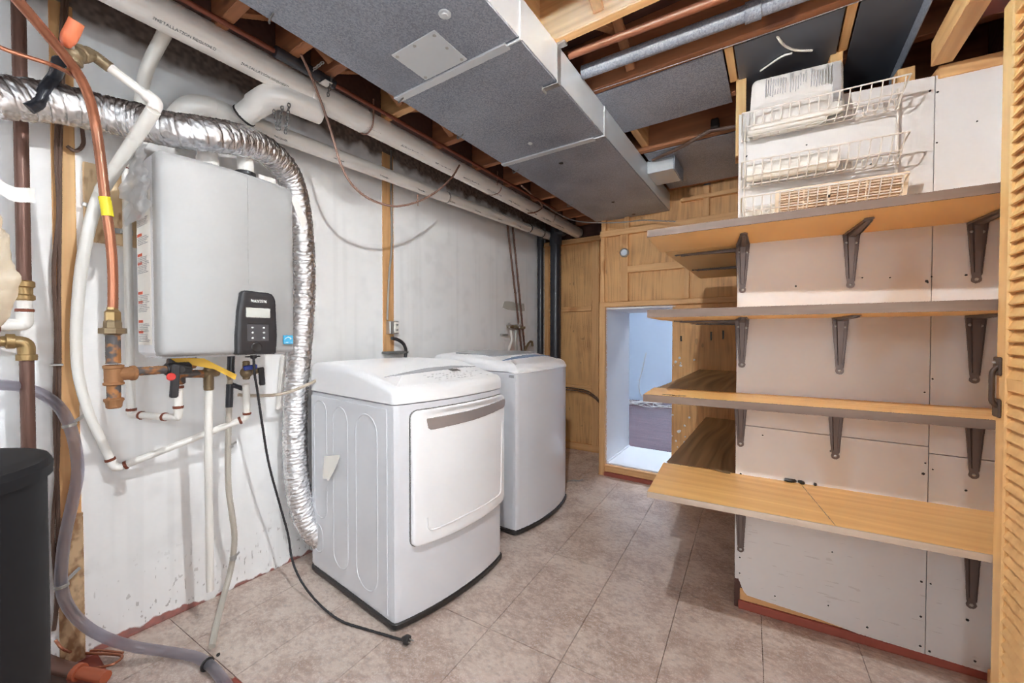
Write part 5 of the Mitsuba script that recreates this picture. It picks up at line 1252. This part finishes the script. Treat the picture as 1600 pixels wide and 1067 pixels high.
add('paper_bag__body', pillow(bo, [(0, -0.03), (0, 0.0), (0.004, 0.010)], lambda a, b, f: 0.010 + 0.022 * (1 - f ** 2) + 0.012 * (float(meshkit.fbm(np.array([a * 18, b * 18, 0.0]), 2)) - 0.5), bagmap, 14), PAPER, True)
pr, dk_ = [], []
hh = lambda a, b: 0.034
for k in range(26):
    s = 0.085 + 0.0085 * k
    if k in (9, 17):
        continue
    z0, z1 = 2.175 - 0.01 * rng.random(), 2.248 - 0.02 * rng.random()
    pr.append(trimesh.util.concatenate([hull([bagmap(s_, z_, h_) for s_ in (s, s + 0.0035) for z_ in (za, zb_) for h_ in (0.0, 0.0255 + 0.0075 * (1 - abs((za + zb_) / 2 - 2.15) / 0.11))]) for za, zb_ in zip(np.linspace(z0, z1, 4)[:-1], np.linspace(z0, z1, 4)[1:])]))
for za, zb_ in zip(np.linspace(2.09, 2.25, 7)[:-1], np.linspace(2.09, 2.25, 7)[1:]):
    dk_.append(hull([bagmap(s_, z_, h_) for s_ in (0.308, 0.334) for z_ in (za, zb_) for h_ in (0.0, 0.022 + 0.005 * (1 - abs((za + zb_) / 2 - 2.15) / 0.11))]))
add('paper_bag__print', cat(pr), GREYPRINT, kind='stuff')
add('paper_bag__grey_band', cat(dk_), GREYPRINT)
add('paper_bag__folded_bottom', pillow(rrect(0.03, 0.30, 2.035, 2.085, 0.02, 80), [(0, -0.02), (0, 0.02), (0.008, 0.03)], lambda a, b, f: 0.03 + 0.012 * (1 - f * f), lambda s, z, h: q3(s, 0.055 + h, z), 8), PAPER, True)
# white roll in the middle basket
tag('paper_roll', 'white plastic-wrapped roll lying in the middle basket of the rack', 'roll')
rl = tube([q3(0.03 + 0.30 * t, 0.072, 1.880 + 0.0 * t) for t in np.linspace(0, 1, 16)], 0.036, 28)
rl.vertices += (meshkit.fbm(rl.vertices * 40, 2)[:, None] - 0.5) * 0.006
add('paper_roll__body', rl, PAPER, 50)
# beige louvered register in the lowest basket
tag('floor_register', 'beige slotted vent register lying in the lowest basket of the rack', 'vent register')
M_ = lambda s, a_, h: q3(s, 0.052 + 0.35 * a_ + h * 0.9, 1.698 + a_ * 0.95 - h * 0.3)


def regbar(s0, s1, a0, a1, h0, h1):
    return hull([M_(s, a_, h) for s in (s0, s1) for a_ in (a0, a1) for h in (h0, h1)])


add('floor_register__frame', cat(regbar(0.13, 0.525, 0.0, 0.012, 0, 0.008), regbar(0.13, 0.525, 0.083, 0.095, 0, 0.008), regbar(0.13, 0.142, 0, 0.095, 0, 0.008), regbar(0.513, 0.525, 0, 0.095, 0, 0.008)), BEIGEPL)
for i in range(7):
    add(num('floor_register__slat'), regbar(0.142, 0.513, 0.017 + 0.0098 * i, 0.022 + 0.0098 * i, 0.0, 0.006), BEIGEPL)
add('floor_register__divider', cat(regbar(0.30, 0.306, 0.01, 0.085, 0, 0.007), regbar(0.222, 0.226, 0.01, 0.085, 0, 0.0065), regbar(0.41, 0.414, 0.01, 0.085, 0, 0.0065)), BEIGEPL)
add('floor_register__damper', regbar(0.145, 0.51, 0.01, 0.085, -0.012, -0.009), DAMPER)
add('floor_register__lever', cat(regbar(0.272, 0.290, 0.030, 0.036, 0.006, 0.010), regbar(0.300, 0.306, 0.042, 0.05, 0.006, 0.012)), BLACKTRIM)
cw = rrect(0.02, 0.16, 1.672, 1.752, 0.012, 60)
add('crumpled_wrapper', pillow(cw, [(0, -0.02), (0, 0.0), (0.005, 0.012)], lambda a, b, f: 0.012 + 0.03 * (1 - f * f) * float(meshkit.fbm(np.array([a * 60, b * 60, 1.0]), 3)) * 2, lambda s, z, h: q3(s, 0.035 + h, z), 12), PAPER, 50, 'crumpled white wrapper left in the lowest basket of the rack', 'wrapper')

# ------------------------------------------------------------------ louvered door folded open at the right
DX = 0.50
add('door_1', bx(DX, DX + 0.03, 1.585, 1.640, 0.03, 2.09, 0.004), DOORWOOD, kind='structure', label='honey-coloured louvered wooden door standing open at the right edge')
add('door_1__stile', bx(DX, DX + 0.03, 1.20, 1.255, 0.03, 2.09, 0.004), DOORWOOD)
add('door_1__rail', bx(DX + 0.002, DX + 0.028, 1.253, 1.587, 2.035, 2.09, 0.003), DOORWOOD)
add('door_1__rail_001', bx(DX + 0.002, DX + 0.028, 1.253, 1.587, 1.062, 1.098, 0.003), DOORWOOD)
add('door_1__rail_002', bx(DX + 0.002, DX + 0.028, 1.253, 1.587, 0.03, 0.16, 0.003), DOORWOOD)
sl = hull([(DX + 0.003 + a_ * 0.020 + t_ * 0.0022, y_, -0.004 + a_ * 0.042 - t_ * 0.0012) for a_ in (0, 1) for t_ in (-1, 1) for y_ in (1.254, 1.586)])
slp = mikit.ply(sl, DOORWOOD)
zs = [z for z in np.arange(0.165, 2.03, 0.0322) if not (1.035 < z < 1.098)]
for z in zs:
    k = num('door_1__slat')
    scene[k] = {**slp, 'to_world': T().translate([0, 0, float(z)])}
add('door_1__handle', tube(fillet([(DX - 0.002, 1.615, 1.128), (DX - 0.016, 1.612, 1.112), (DX - 0.016, 1.612, 1.028), (DX - 0.002, 1.615, 1.015)], 0.010, 5), 0.0058, 10), HANDLEIRON, 40, label='dark hammered pull handle')
for k, z in enumerate((1.125, 1.012)):
    add(num('door_1__handle__plate'), bx(DX - 0.006, DX + 0.001, 1.603, 1.643, z - 0.025, z + 0.025, 0.003), HANDLEIRON)
    add(num('door_1__handle__screw'), ball((DX - 0.007, 1.628, z + 0.01), 0.005, 1), STEEL, True)
